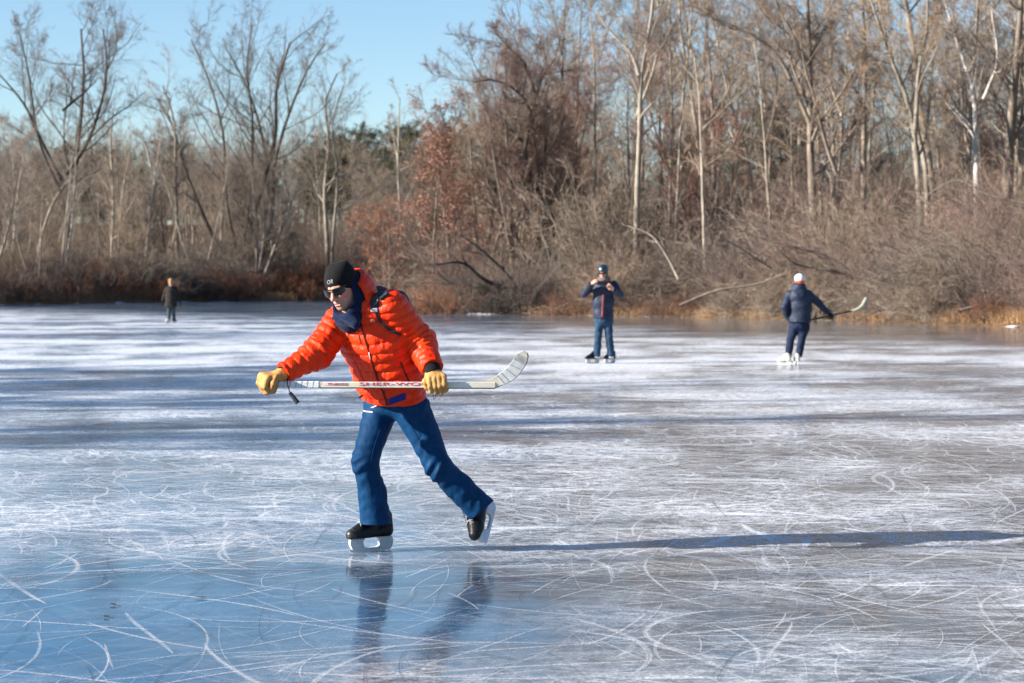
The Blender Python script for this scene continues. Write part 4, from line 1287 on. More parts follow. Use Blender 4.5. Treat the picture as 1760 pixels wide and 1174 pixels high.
# ---- sunglasses: wrapped lenses, brow bar and temples
def lens(sgn):
    n, m = 15, 7
    V = []
    for i in range(n):
        a = R(9 + 52 * i / (n - 1))
        u = i / (n - 1)
        for j in range(m):
            w = j / (m - 1)
            top = .0215 - .004 * u * u
            bot = -.022 * (1 - .42 * abs(2 * u - .8) ** 2.2) - .000
            z = bot + (top - bot) * w
            V.append(hp(sgn * .080 * math.sin(a), .030 + .080 * math.cos(a) * (1 + .02 * w), z + .001))
    V = np.array(V)
    ii = np.arange(n * m).reshape(n, m)
    Q = np.stack([ii[:-1, :-1], ii[1:, :-1], ii[1:, 1:], ii[:-1, 1:]], -1).reshape(-1, 4)
    return V, Q
v, q = join_vq(lens(-1), lens(1))
gl = link('sunglasses', make_mesh('sunglasses', v, q), m_lens, root)
md = gl.modifiers.new('thick', 'SOLIDIFY'); md.thickness = .003
arc = [hp(.081 * math.sin(R(a)), .031 + .081 * math.cos(R(a)), .021 - .004 * (abs(a) / 61) ** 2) for a in range(-61, 62, 6)]
vq = [tube1(arc, .0034, 6)]
for s in (-1, 1):
    vq.append(tube1([hp(s * .0708, .0703, .017), hp(s * .077, .03, .012), hp(s * .078, -.02, .004)], .0034, 6))
v, q = join_vq(*vq)
link('frame', make_mesh('frame', v, q), m_black, gl)

# ---- navy hood round the neck, hanging to a point on the chest
G = Field(M(560, 575, -.62), M(668, 462, .12), .005)
lp = (G.p - HC) @ HM.T / HS
ncen = hp(0, -.03, -.10)
G.add(G.ell((0, -.045, -.075), (.102, .115, .150), p=lp))
G.add(G.cone(hp(.0, .03, -.135), M(611, 558, -.37), .072, .024), .03)
G.add(G.cone(neck_base, neck_base + V3(0, 0, -.06), .10, .112), .03)
G.d -= .006 * np.sin((lp[..., 2] + .5 * lp[..., 0]) * 120) * (lp[..., 1] > -.03) * np.exp(-((lp[..., 2] + .15) / .05) ** 2)
G.sub(G.ell((0, .040, -.045), (.075, .105, .100), p=lp), .012)
G.sub(G.ell((-.02, .105, -.06), (.09, .06, .085), p=lp), .012)
G.cut(lp[..., 2] - .035 + .25 * lp[..., 1])
hood = link('neck_hood', G.mesh('neck hood'), m_navy, root)

# ---- jacket
hipc, belly, chest, upch = M(678, 688, .02), M(667, 642, -.05), M(645, 586, -.12), M(624, 538, -.19)
axis_ = unit(upch - hipc)
shL, elL, wrL = M(671, 528, -.27), M(722, 589, -.19), M(743, 634, -.37)
shR, elR, wrR = M(586, 553, -.10), M(545, 608, -.24), M(487, 642, -.36)
J = Field(M(462, 715, -.56), M(772, 480, .22), .0046)
p = J.p
def baffle(t, s):
    return np.abs(np.sin(np.pi * t / s)) ** .55 - .55
wr = vnoise(p * 30) * .0022 + vnoise(p * V3(70, 70, 40)) * .0012
tor = J.cone(hipc, belly, .152, .150, LFT, 1.32)
def sm(a, b, k):
    h = np.clip(.5 + .5 * (a - b) / k, 0, 1)
    return a * (1 - h) + b * h - k * h * (1 - h)
tor = sm(tor, J.cone(belly, chest, .150, .150, LFT, 1.34), .06)
tor = sm(tor, J.cone(chest, upch, .150, .118, LFT, 1.45), .06)
tor = sm(tor, J.cone(upch, neck_base + V3(0, .03, -.02), .11, .085, LFT, 1.15), .05)
lat = (p - chest) @ LFT
frt = (p - chest) @ FWD
tt = (p - hipc) @ axis_ + .10 * np.abs(lat + .0) * .6
amp = .0120 * np.clip(1 - np.abs(lat + .015) ** 2 * 0, 0, 1)
tt = tt + .003 * vnoise(p * 9) + .006 * vnoise(p * 4 + 7)
pk_ = p + (V3(0, 0, 0) + axis_) * ((.30 - 1) * (p @ axis_))[..., None]
puck = vnoise(pk_ * 62) * .6 + vnoise(pk_ * 105) * .4
seamw = 1 - np.abs(np.sin(np.pi * (tt + .01) / .056))
amp = amp * (.85 + .35 * vnoise(p * 11 + 5))
tor = tor - amp * baffle(tt + .01, .056) - wr - puck * (.0009 + .0022 * seamw)
# placket groove beside the zip
zl = lat + .012
tor = tor + .007 * np.exp(-(zl / .010) ** 2) * (frt > 0)
J.d = tor
def sleeve(sh, el, wr_, r0, r1, r2, s0):
    u1 = unit(el - sh); u2 = unit(wr_ - el)
    a = J.cone(sh, el, r0, r1)
    b = J.cone(el, wr_, r1, r2)
    t1 = (p - sh) @ u1
    t2 = np.linalg.norm(el - sh) + (p - el) @ u2
    bis = unit(u1 + u2)
    sd = (p - el) @ bis
    wgt = 1 / (1 + np.exp(-sd / .03))
    t = t1 * (1 - wgt) + t2 * wgt
    d = sm(a, b, .05)
    n = unit(np.cross(u1, u2) + 1e-6)
    skew = .35 * ((p - el) @ n)
    t = t + .003 * vnoise(p * 9 + 11) + .005 * vnoise(p * 4 + 3)
    ua = unit(u1 + u2)
    q_ = p + ua * ((.30 - 1) * (p @ ua))[..., None]
    pu = vnoise(q_ * 62 + 4) * .6 + vnoise(q_ * 105) * .4
    sw = 1 - np.abs(np.sin(np.pi * (t + s0 + skew) / .050))
    d = d - .0105 * (.85 + .35 * vnoise(p * 11)) * baffle(t + s0 + skew, .050) - wr * 1.3 - pu * (.0009 + .0022 * sw)
    d = d - .004 * np.sin(t * 130 + 4 * vnoise(p * 14)) * np.exp(-(sd / .09) ** 2)
    return np.maximum(d, (p - wr_) @ u2)
slL = sleeve(shL, elL, wrL, .094, .080, .058, 0)
slR = sleeve(shR, elR, wrR, .092, .075, .055, .02)
J.add(slR, .018)
J.add(slL, .010)
A_, B_, C_ = M(626, 682, .0), M(737, 672, .02), M(672, 702, -.17)
hn = np.cross(B_ - A_, C_ - A_)
hn = unit(hn if hn[2] > 0 else -hn)
torso_zone = np.minimum(slL, slR) > .0
J.d = np.where(torso_zone | (p[..., 2] < hipc[2]), np.maximum(J.d, -((p - A_) @ hn)), J.d)
# opening for the neck
J.sub(J.cone(neck_base + V3(-.01, -.02, .0), neck_base + V3(-.06, -.10, .30), .075, .14), .01)
jacket = link('jacket', J.mesh('jacket'), m_jacket, root)
jb = bvh_of(jacket.data)
CAMD = unit(V3(0, 1, -.05))
# standing collar behind the head
K = Field(M(560, 570, -.5), M(672, 462, .16), .0055)
lp = (K.p - HC) @ HM.T / HS
sh_ = K.ell((.010, -.055, -.085), (.128, .142, .165), p=lp)
inn = K.ell((.010, -.048, -.085), (.104, .118, .155), p=lp)
K.d = sh_ - .004 * baffle(lp[..., 2] + .3, .05)
K.sub(inn, .01)
K.cut(lp[..., 2] + .012 + .35 * lp[..., 1])
K.cut(lp[..., 1] + .012)
K.cut(-lp[..., 2] - .17)
link('collar', K.mesh('collar'), m_jacket, jacket)
# zip, pocket zip, draw cords
zp = [M(x, y, -.4) for x, y in ((619, 560), (628, 590), (637, 622), (645, 650), (655, 675), (661, 697))]
zp = resample(np.array(zp), np.zeros(6), 30)[0]
zd = drape(zp, CAMD, jb, .002)
for _ in range(2): zd[1:-1] = (zd[:-2] + zd[1:-1] * 2 + zd[2:]) / 4
v, q = strip_mesh(zd, -CAMD, .011, .005)
zip_ = link('zip', make_mesh('zip', v, q, smooth=False), m_dark, jacket)
c0 = drape([M(633, 604, -.4)], CAMD, jb, .008)[0]
v, q = tube1([c0, c0 + V3(.002, -.004, -.012), c0 + V3(.008, -.006, -.040)], [.004, .003, .0025], 6)
link('zip_pull', make_mesh('zip pull', v, q), m_metal, zip_)
zp = drape(resample(np.array([M(686, 622, -.4), M(694, 642, -.4), M(701, 658, -.4)]), np.zeros(3), 14)[0], CAMD, jb, .001)
v, q = strip_mesh(zp, -CAMD, .010, .004)
link('pocket_zip', make_mesh('pocket zip', v, q, smooth=False), m_dark, jacket)
for pts in (((598, 556), (596, 570), (592, 583)), ((612, 556), (614, 572), (617, 590))):
    zp = drape(resample(np.array([M(*a, -.4) for a in pts]), np.zeros(3), 10)[0], CAMD, jb, .004)
    v, q = tube1(zp, .0022, 5)
    link('drawcord', make_mesh('drawcord', v, q), m_cord, jacket)
# hem binding and the blue patch
pa = [M(664 + 30 * a - 1 * b, 685 - 10 * a + 12 * b, -.4) for b in (0, .5, 1) for a in np.linspace(0, 1, 9)]
pa = drape(pa, CAMD, jb, .003)
ii = np.arange(27).reshape(3, 9)
Q = np.stack([ii[:-1, :-1], ii[1:, :-1], ii[1:, 1:], ii[:-1, 1:]], -1).reshape(-1, 4)
pt = link('patch', make_mesh('patch', pa, Q), m_patch, jacket)
md = pt.modifiers.new('thick', 'SOLIDIFY'); md.thickness = .003; md.offset = 0
# small chest emblem
pa = [M(634 + 9 * a, 549 + 5 * b - 1.5 * a, -.4) for b in (0, 1) for a in (0, .5, 1)]
pa = drape(pa, CAMD, jb, .002)
em = link('chest_emblem', make_mesh('chest emblem', pa, [(0, 1, 4, 3), (1, 2, 5, 4)]), simple_mat('pale emblem thread', (.75, .30, .20), (.85, .12, .03), 300, .7), jacket)
em.modifiers.new('thick', 'SOLIDIFY').thickness = .002

# ---- trousers
T = Field(M(588, 915, -.40), M(860, 650, .32), .0056)
p = T.p
hpR, knR, anR = M(654, 703, .05), M(627, 793, -.10), M(648, 912, -.02)
hpL, knL, anL = M(708, 703, -.04), M(752, 800, -.08), M(829, 878, .0)
T.add(T.cone(M(681, 662, .02), M(681, 682, .02), .138, .130, LFT, 1.28))
T.add(T.cone(hpR, knR, .094, .068), .025)
T.add(T.cone(knR, M(639, 850, -.05), .068, .072), .03)
T.add(T.cone(M(640, 850, -.05), anR, .074, .086), .03)
T.add(T.cone(hpL, knL, .100, .070), .025)
T.add(T.cone(knL, M(790, 838, -.03), .070, .070), .03)
T.add(T.cone(M(790, 838, -.03), anL, .074, .080), .03)
def folds(a, b, c, per, am, ph):
    u = unit(b - a)
    t = (p - a) @ u
    L = np.linalg.norm(b - a)
    q = p - a - t[..., None] * u
    side = q @ unit(np.cross(u, V3(0, 1, 0)))
    w = np.exp(-((t - c * L) / (.35 * L)) ** 2)
    am = am * .55
    return am * w * np.sin((t + .55 * side) / per * 6.283 + ph + 2.6 * vnoise(p * 9)) * np.clip(.3 + vnoise(p * 7 + 3) * 1.6, 0, 1.3)
for a, b in ((hpR, knR), (knR, anR), (hpL, knL), (knL, anL)):
    near = T.cone(a, b, .13, .13) < 0
    T.d -= near * (folds(a, b, .95, .060, .0065, 0) + folds(a, b, .1, .075, .006, 1.3) + folds(a, b, .55, .11, .004, 2))
T.d -= .005 * vnoise(p * V3(10, 10, 6)) + .0045 * (np.abs(vnoise(p * V3(17, 17, 13) + 1.5 * vnoise(p * 6)[..., None])) ** .8 - .3) + .0012 * vnoise(p * 40)
T.cut((p - anR) @ unit(V3(.06, .0, -1)) * 1.0 * (p[..., 0] < M(690, 900)[0]) - 1 * (p[..., 0] >= M(690, 900)[0]))
uL = unit(anL - knL)
T.cut(np.where(p[..., 0] > M(740, 850)[0], (p - anL) @ unit(uL + V3(-.05, -.3, 0)), -1))
trousers = link('trousers', T.mesh('trousers'), m_pants, root)
tb = bvh_of(trousers.data)
zp = drape(resample(np.array([M(613, 708, -.4), M(622, 709, -.4), M(633, 710, -.4)]), np.zeros(3), 10)[0], CAMD, tb, .001)
v, q = strip_mesh(zp, -CAMD, .006, .004)
link('pocket_zip', make_mesh('trouser pocket zip', v, q, smooth=False), m_metal, trousers)
for pts in (((690, 705), (706, 740), (726, 775)), ((646, 740), (636, 775), (631, 800))):
    zp = drape(resample(np.array([M(*a, -.4) for a in pts]), np.zeros(3), 24)[0], CAMD, tb, .0005)
    v, q = tube1(zp, .0016, 5)
    link('seam', make_mesh('seam', v, q), m_pants, trousers)
# drawcord ends of the jacket hem on his right hip
v, q = tube1([M(628, 676, -.06), M(622, 680, -.08), M(617, 684, -.08)], .006, 6)
link('hem_toggle', make_mesh('hem toggle', v, q), m_navy, jacket)

# ---- gloves: palm, four curled fingers, thumb
def glove(W, C, e1, e2, fing, thumb, r=.0138, sp=.0252, cuff_to=None, dark=None):
    e1, e2 = unit(e1), None if e2 is None else np.asarray(e2, float)
    e2 = unit(e2 - np.dot(e2, e1) * e1)
    ro = np.cross(e1, e2)
    lo = np.minimum(W, C) - .12; hi = np.maximum(W, C) + .12
    F = Field(lo, hi, .0042)
    at = lambda a, b, c: C + a * e1 + b * e2 + c * ro
    for i in range(4):
        o = (i - 1.5) * sp
        F.add(F.cone(W + ro * o * .55, at(.020, .044, o * .98), .0195, .0165), .012)
    lens_ = (.92, 1.06, 1.0, .86)
    for i in range(4):
        o = (i - 1.5) * sp
        L = lens_[i]
        pts = [at(a * (.9 + .1 * L), .03 + (b - .03) * L, o + c * (i - 1.5)) for a, b, c in fing]
        G_ = F.cone(pts[0], pts[1], r * 1.12, r)
        for a, b in zip(pts[1:-1], pts[2:]):
            g2 = F.cone(a, b, r, r * .92)
            G_ = sm(G_, g2, .006)
        F.add(G_, .0045)
    tp = [at(*t) for t in thumb]
    for a, b in zip(tp[:-1], tp[1:]):
        F.add(F.cone(a, b, r * 1.15, r * 1.0), .008)
    if cuff_to is not None:
        F.add(F.cone(W, W + (cuff_to - W) * .35, .036, .040), .02)
    F.d -= .0014 * vnoise(F.p * 60) + .0012 * vnoise(F.p * 28)
    return F.mesh('glove'), at
FING = ((.026, .040, 0), (.038, -.004, 0), (.020, -.037, 0), (-.012, -.036, 0), (-.026, -.014, 0))
stickY = -.395
CL = M(753, 661, stickY)
me, atL = glove(M(746, 644, -.385), CL, (-.05, -1, -.10), (-.12, .0, 1), FING, ((-.004, .052, .046), (.012, .026, .064), (.006, -.006, .060), (-.016, -.022, .040)), cuff_to=wrL)
gL = link('glove', me, m_glove, root)
CR = M(461, 660, stickY)
me, atR = glove(M(481, 646, -.375), CR, (-.80, -.52, -.10), (.42, .05, .92), FING, ((-.020, .045, -.050), (.000, .020, -.064), (.004, -.008, -.052), (-.012, -.022, -.030)), cuff_to=wrR)
gR = link('glove', me, m_glove, root)
def cuff(parent, w, wr_, r):
    d = unit(wr_ - w)
    F = Field(np.minimum(w, wr_) - .1, np.maximum(w, wr_) + .1, .005)
    F.add(F.cone(w - d * .012, wr_ + d * .03, r, r * 1.06))
    F.d -= .0015 * np.sin((F.p @ d) * 420)
    F.cut(-((F.p - (w - d * .008)) @ d))
    F.cut((F.p - (wr_ + d * .02)) @ d)
    link('knit_cuff', F.mesh('knit cuff'), m_black, parent)
cuff(gL, M(745, 640, -.38), wrL, .043)
cuff(gR, M(486, 643, -.37), wrR, .042)
# retainer cord and toggle hanging from the near glove
a0 = M(493, 651, -.41)
pts = [a0, M(495, 664, -.43), M(499, 676, -.43)]
v, q = tube1(pts, .0028, 5, 10)
cordo = link('retainer_cord', make_mesh('retainer cord', v, q), m_black, gR)
t0, t1 = M(498, 675, -.43), M(512, 693, -.43)
v, q = strip_mesh(resample(np.array([t0, (t0 + t1) / 2 + V3(.003, 0, -.002), t1]), np.zeros(3), 9)[0], (0, -1, 0), np.linspace(.018, .024, 9), .010)
link('toggle', make_mesh('toggle', v, q), m_pack, cordo)
v, q = tube1([M(747, 674, -.40), M(749, 681, -.41), M(746, 686, -.41), M(744, 678, -.40)], .0016, 5, 12)
link('cord_loop', make_mesh('cord loop', v, q), m_black, gL)

# ---- skates
make_skate(root, (-.80, -.60, 0), (0, 0, 1), M(638, 951, 0) * V3(1, 1, 0), M_LEATHER, M_TOE, h=.0048, s=.95)
make_skate(root, (-.20, -.64, -.74), (-.60, -.34, .60), M(845, 903, .09), M_LEATHER, M_LEATHER, h=.0048, s=.93)

# ---- day pack on his back
pk = empty('backpack', M(690, 600, .1), 'dark slim backpack worn over the orange jacket', 'backpack')
Bk = Field(M(640, 650, -.25), M(770, 480, .42), .007)
pc = (chest + upch) / 2 - FWD * .205 + V3(0, 0, .0)
Mb = np.stack([LFT, unit(np.cross(axis_, LFT)), axis_])
Bk.add(Bk.box(pc, (.135, .065, .20), Mb, .05))
Bk.add(Bk.box(pc + axis_ * .08, (.115, .05, .13), Mb, .04), .03)
Bk.d -= .004 * vnoise(Bk.p * 16)
link('pack_body', Bk.mesh('pack body'), m_pack, pk)
def strap(pts, w, label=None, t=.008, off=.005, mat=None, name='shoulder_strap', parent=None):
    z = drape(resample(np.array([M(*a) for a in pts]), np.zeros(len(pts)), 26)[0], CAMD, jb, off)
    for _ in range(3): z[1:-1] = (z[:-2] + z[1:-1] * 2 + z[2:]) / 4
    nr = []
    for a in z:
        h = jb.find_nearest(Vector(a))
        n = np.array(h[1]); nr.append(n if n[1] < .3 else -n)
    nr = np.array(nr)
    tg = np.gradient(z, axis=0); tg /= np.linalg.norm(tg, axis=1, keepdims=True)
    v, q = strip_mesh_n(z, nr, w, t)
    return link(name, make_mesh(name, v, q, smooth=False), mat or m_pack, parent or pk)
def strip_mesh_n(pts, nr, w, t):
    tg = np.gradient(pts, axis=0)
    tg /= np.linalg.norm(tg, axis=1, keepdims=True)
    n = nr - (nr * tg).sum(1, keepdims=True) * tg
    n /= np.linalg.norm(n, axis=1, keepdims=True)
    b = np.cross(tg, n)
    w = np.broadcast_to(np.asarray(w, float), (len(pts),))[:, None]
    V = np.stack([pts + b * w / 2 + n * t / 2, pts - b * w / 2 + n * t / 2, pts - b * w / 2 - n * t / 2, pts + b * w / 2 - n * t / 2], 1).reshape(-1, 3)
    N_ = len(pts)
    i = np.arange(N_ - 1)[:, None] * 4
    s = np.arange(4)[None]
    Q = np.stack([i + s, i + (s + 1) % 4, i + 4 + (s + 1) % 4, i + 4 + s], -1).reshape(-1, 4)
    return V, np.concatenate([Q, [[3, 2, 1, 0]], [[N_ * 4 - 4, N_ * 4 - 3, N_ * 4 - 2, N_ * 4 - 1]]])
stL = strap(((655, 497, -.4), (648, 505, -.4), (643, 518, -.4), (643, 533, -.4)), .048, t=.014, off=.007)
strap(((643, 533, -.4), (650, 549, -.4), (662, 562, -.4), (676, 570, -.4), (688, 575, -.4)), .013, t=.005, name='strap_tail', parent=stL)
strap(((582, 533, -.4), (576, 538, -.4), (571, 546, -.4)), .035, t=.014, off=.007)
c0 = drape([M(643, 532, -.4)], CAMD, jb, .012)[0]
Cf = Field(c0 - .035, c0 + .035, .003)
Cf.add(Cf.box(c0, (.019, .009, .011), None, .004))
link('buckle', Cf.mesh('buckle'), m_clip, stL)
v, q = tube1([M(641, 497, -.16), M(640, 489, -.14), M(644, 486, -.13), M(649, 490, -.12), M(651, 500, -.11)], .0032, 6, 16)
link('carry_loop', make_mesh('carry loop', v, q), m_clip, pk)
v, q = tube1([M(636, 508, -.19), M(642, 500, -.17), M(652, 496, -.14), M(664, 498, -.1)], [.010, .016, .016, .010], 8, 14)
link('strap_yoke', make_mesh('strap yoke', v, q), m_pack, pk)

# ---- hockey stick, held level
SA, SB = M(458, 661, stickY), M(851, 662, stickY)
m_shaft = simple_mat('worn white wood shaft', (.78, .72, .58), (.66, .58, .42), 18, .5, stretch=(.2, 1, 1))
m_tape = simple_mat('white cloth tape', (.80, .80, .77), (.66, .65, .61), 40, .85, .002, 120)
m_redp = simple_mat('red stick lettering', (.55, .06, .10), (.42, .05, .08), 60, .55)
m_edge = simple_mat('dark scuffed edge', (.03, .025, .025), (.10, .08, .06), 50, .7)
stick = empty('hockey_stick', (SA + SB) / 2, 'worn wooden hockey stick with white taped blade, gripped by the man in orange', 'hockey stick')
def shaft_mesh(a, b, hz, hy, n=24):
    pts = np.linspace(a, b, n)
    ch = .003
    prof = np.array([(hy, hz - ch), (hy - ch, hz), (-hy + ch, hz), (-hy, hz - ch), (-hy, -hz + ch), (-hy + ch, -hz), (hy - ch, -hz), (hy, -hz + ch)])
    V = np.concatenate([np.stack([np.full(8, p[0]), p[1] + prof[:, 0], p[2] + prof[:, 1]], 1) for p in pts])
    i = np.arange(n - 1)[:, None] * 8
    s = np.arange(8)[None]
    Q = np.stack([i + s, i + (s + 1) % 8, i + 8 + (s + 1) % 8, i + 8 + s], -1).reshape(-1, 4)
    return V, Q, [tuple(range(8)), tuple(range((n - 1) * 8, n * 8))]
v, q, _ = shaft_mesh(SA, SB, .0155, .0105)
link('shaft', make_mesh('shaft', v, q, smooth=False), m_shaft, stick)
v, q = tube1([SA + V3(-.012, 0, 0), SA + V3(.012, 0, 0)], .017, 10)
link('butt_knob', make_mesh('butt knob', v, q), m_tape, stick)
# tape winds near the butt
vq = []
for x in range(483, 552, 10):
    c0 = M(x, 661, stickY)
    w = .030
    vv, qq, _ = shaft_mesh(c0 + V3(-.0125, 0, 0), c0 + V3(.0160, 0, 0), .0172, .0122, 3)
    vq.append((vv, qq))
v, q = join_vq(*vq)
link('grip_tape', make_mesh('grip tape', v, q, smooth=False), m_tape, stick)
vq = []
for x in range(483, 562, 10):
    c0 = M(x - 4.3, 661, stickY)
    vv, qq, _ = shaft_mesh(c0 + V3(-.0014, 0, 0), c0 + V3(.0014, 0, 0), .0176, .0126, 2)
    vv[:, 0] += (vv[:, 2] - c0[2]) * .25
    vq.append((vv, qq))
v, q = join_vq(*vq)
link('tape_edge', make_mesh('tape edge', v, q, smooth=False), simple_mat('grubby tape edge', (.30, .27, .24), (.2, .18, .16), 60, .9), stick)
# coloured underside line and lettering on the face
v, q, _ = shaft_mesh(SA + V3(.28, 0, -.0165), SB + V3(0, 0, -.0165), .0032, .0090)
link('edge_line', make_mesh('edge line', v, q, smooth=False), m_edge, stick)
m_band = simple_mat('pink white label band', (.80, .62, .60), (.78, .52, .50), 40, .5)
def face_text(s, x0, x1, hgt, mat, dz=.0, ext=1.0):
    me = text_mesh(s, hgt)
    xs = [v.co.x for v in me.vertices]
    a, b = min(xs), max(xs)
    X0, X1 = M(x0, 661, stickY)[0], M(x1, 661, stickY)[0]
    for v in me.vertices:
        x, y, z = v.co
        v.co = (X0 + (x - a) / (b - a) * (X1 - X0), SA[1] - .0105 - .0026 - z, SA[2] + y + dz)
    return link('lettering', me, mat, stick)
def band(x0, x1, hz, dz, mat):
    c0, c1 = M(x0, 661, stickY), M(x1, 661, stickY)
    v, q, _ = shaft_mesh(c0 + V3(0, 0, dz), c1 + V3(0, 0, dz), hz, .0118, 2)
    return link('label_band', make_mesh('label band', v, q, smooth=False), mat, stick)
band(617, 738, .0105, .0035, m_band)
band(558, 598, .0100, .0035, m_band)
face_text('SHER-WOOD', 618, 760, .023, m_redp, .0035)
face_text('TS-#1252', 563, 596, .016, m_redp, .0035)
band(790, 804, .0110, .002, m_tape)
# blade: a curved board standing up from the heel
cl = np.array([M(822, 661.5, stickY), M(844, 659.5, stickY), M(860, 652.5, stickY - .005), M(878, 641, stickY - .015), M(891, 625, stickY - .03), M(899, 611, stickY - .045), M(903, 605, stickY - .052)])
cl, _ = resample(cl, np.zeros(len(cl)), 26)
wd = np.interp(np.linspace(0, 1, 26), [0, .12, .3, .55, .85, .95, 1], [.031, .038, .052, .066, .064, .050, .022])
v, q = strip_mesh(cl, (0, -1, -.1), wd, .011)
blade = link('stick_blade', make_mesh('stick blade', v, q, smooth=False), m_shaft, stick)
v, q = strip_mesh(cl[9:21], (0, -1, -.1), wd[9:21] + .003, .0145)
link('blade_tape', make_mesh('blade tape', v, q, smooth=False), m_tape, blade)
v, q = strip_mesh(cl[20:24], (0, -1, -.1), wd[20:24] + .002, .0135)
link('worn_tape', make_mesh('worn tape', v, q, smooth=False), simple_mat('grey worn tape', (.36, .34, .32), (.60, .58, .55), 50, .9), blade)
tg = np.gradient(cl, axis=0); tg /= np.linalg.norm(tg, axis=1, keepdims=True)
bn = np.cross(tg, V3(0, -1, -.1)); bn /= np.linalg.norm(bn, axis=1, keepdims=True)
sgn = 1 if bn[12][0] > 0 else -1
v, q = tube1((cl + sgn * bn * (wd / 2 + .001)[:, None])[4:], .0045, 6)
link('blade_edge', make_mesh('blade edge', v, q), m_edge, blade)
vq = []
for k_ in (9, 11, 14, 17):
    v, q = strip_mesh(np.linspace(cl[k_] - bn[k_] * (wd[k_] / 2), cl[k_ + 1] + bn[k_] * (wd[k_] / 2), 4), (0, -1, -.1), .003, .017)
    vq.append((v, q))
v, q = join_vq(*vq)
link('tape_edge', make_mesh('blade tape edges', v, q, smooth=False), simple_mat('tape shadow line', (.35, .32, .30), (.25, .22, .2), 60, .9), blade)
# ================================================================ the three skaters behind
def other(name_label, D, h=.011):
    return lambda px, py, dy=0.0: P(px, py, D + dy)
m_njk = fabric('navy ski jacket', (.014, .023, .052), (.010, .017, .038), .6, .006, 14, spec=.3)
m_jeans = fabric('blue jeans', (.022, .055, .105), (.014, .038, .078), .8, .005, 16, spec=.2)
m_npants = fabric('navy trousers', (.008, .016, .048), (.006, .012, .036), .7, .005, 16, spec=.2)
m_helm = simple_mat('dark teal helmet', (.010, .028, .038), (.013, .036, .048), 10, .22, spec=.6)
m_whitec = fabric('white cap cloth', (.66, .66, .68), (.58, .58, .60), .8, .003, 30)
m_orangeb = fabric('orange red band', (.75, .10, .03), (.6, .07, .02), .7, .003, 30)
m_stripe = simple_mat('dusty red zip stripe', (.20, .038, .058), (.15, .028, .045), 40, .6)
m_coat = fabric('dark brown coat', (.032, .025, .023), (.020, .017, .017), .85, .01, 12, spec=.15)
m_hair = fabric('light ginger hair', (.34, .19, .085), (.26, .14, .06), .6, .01, 30)
m_dhair = fabric('dark brown hair', (.05, .032, .022), (.035, .022, .016), .6, .01, 30)
m_grey = fabric('grey knit scarf', (.16, .12, .13), (.11, .08, .09), .85, .01, 30)
m_sock = fabric('white sock', (.75, .75, .75), (.6, .6, .6), .9, .004, 40)
m_phone = simple_mat('black phone', (.01, .01, .012), (.015, .015, .017), 10, .2)

def legs_field(X, hips, kn, an, r, lo, hi, h, waist, left):
    F = Field(lo, hi, h)
    F.add(F.cone(waist, (hips[0] + hips[1]) / 2, .130, .128, left, 1.22))
    for a, b, c in zip(hips, kn, an):
        F.add(F.cone(a, b, r[0], r[1]), .04)
        F.add(F.cone(b, c, r[1], r[2]), .02)
    F.d -= .010 * vnoise(F.p * V3(9, 9, 13)) + .005 * vnoise(F.p * 24)
    for c in an:
        sel = np.linalg.norm((F.p - c)[..., :2], axis=-1) < .13
        F.cut(np.where(sel, c[2] - F.p[..., 2], -1))
    return F
def jacket_field(secs, arms, lo, hi, h, left, hem, ra, flare=0.0):
    F = Field(lo, hi, h)
    for (a, r0, s0), (b, r1, s1) in zip(secs[:-1], secs[1:]):
        F.add(F.cone(a, b, r0, r1, left, (s0 + s1) / 2), .05)
    tor = F.d.copy()
    for sh, el, wr_ in arms:
        F.add(F.cone(sh, el, ra[0], ra[1]), .03)
        g = F.cone(el, wr_, ra[1], ra[2])
        F.add(np.maximum(g, (F.p - wr_) @ unit(wr_ - el)), .02)
    F.d -= .009 * vnoise(F.p * V3(9, 9, 12)) + .005 * vnoise(F.p * 26)
    arm = np.full(F.d.shape, 9.)
    for sh, el, wr_ in arms:
        arm = np.minimum(arm, F.cone(el, wr_, ra[1] + .02, ra[2] + .02))
    F.d = np.where(arm > 0, np.maximum(F.d, hem - F.p[..., 2]), F.d)
    return F
def body_field(Xc, hc, HM_, neck, hands, lo, hi, h=.0085, sc=1.0):
    F = Field(lo, hi, h)
    lp = (F.p - hc) @ HM_.T / sc
    head_into(F, lp, sc)
    F.add(F.cone(hc - HM_[2] * .10 * sc, neck, .058, .07), .03)
    F.add(F.ell(neck - V3(0, 0, .08), (.13, .10, .07)), .04)
    return F
def hmat(yaw_deg, pitch_deg):
    y, p_ = R(yaw_deg), R(pitch_deg)
    f = V3(-math.sin(y) * math.cos(p_), -math.cos(y) * math.cos(p_), -math.sin(p_))
    l = V3(math.cos(y), -math.sin(y), 0)
    u = np.cross(l, -f) * -1
    u = u if u[2] > 0 else -u
    return np.stack([l, f, unit(u)])
def bare_hand(F, W, T, n, r=.0095):
    """palm from the wrist W to knuckles, four bent fingers and a thumb; n = side the fingers bend to"""
    d = unit(T - W); n = unit(n - np.dot(n, d) * d); s = np.cross(d, n)
    for i in range(4):
        o = (i - 1.5) * .021
        k = W + d * .085 + s * o
        F.add(F.cone(W + s * o * .5, k, .018, .014), .012)
        p1 = k + d * .030 + n * .018; p2 = p1 + d * .006 + n * .026
        F.add(F.cone(k, p1, r * 1.05, r), .004)
        F.add(F.cone(p1, p2, r, r * .9), .003)
    t1 = W + d * .04 + s * .045 + n * .01
    F.add(F.cone(W + d * .02 + s * .02, t1, .014, .011), .008)
    F.add(F.cone(t1, t1 + d * .035 + n * .02, .011, .0095), .005)

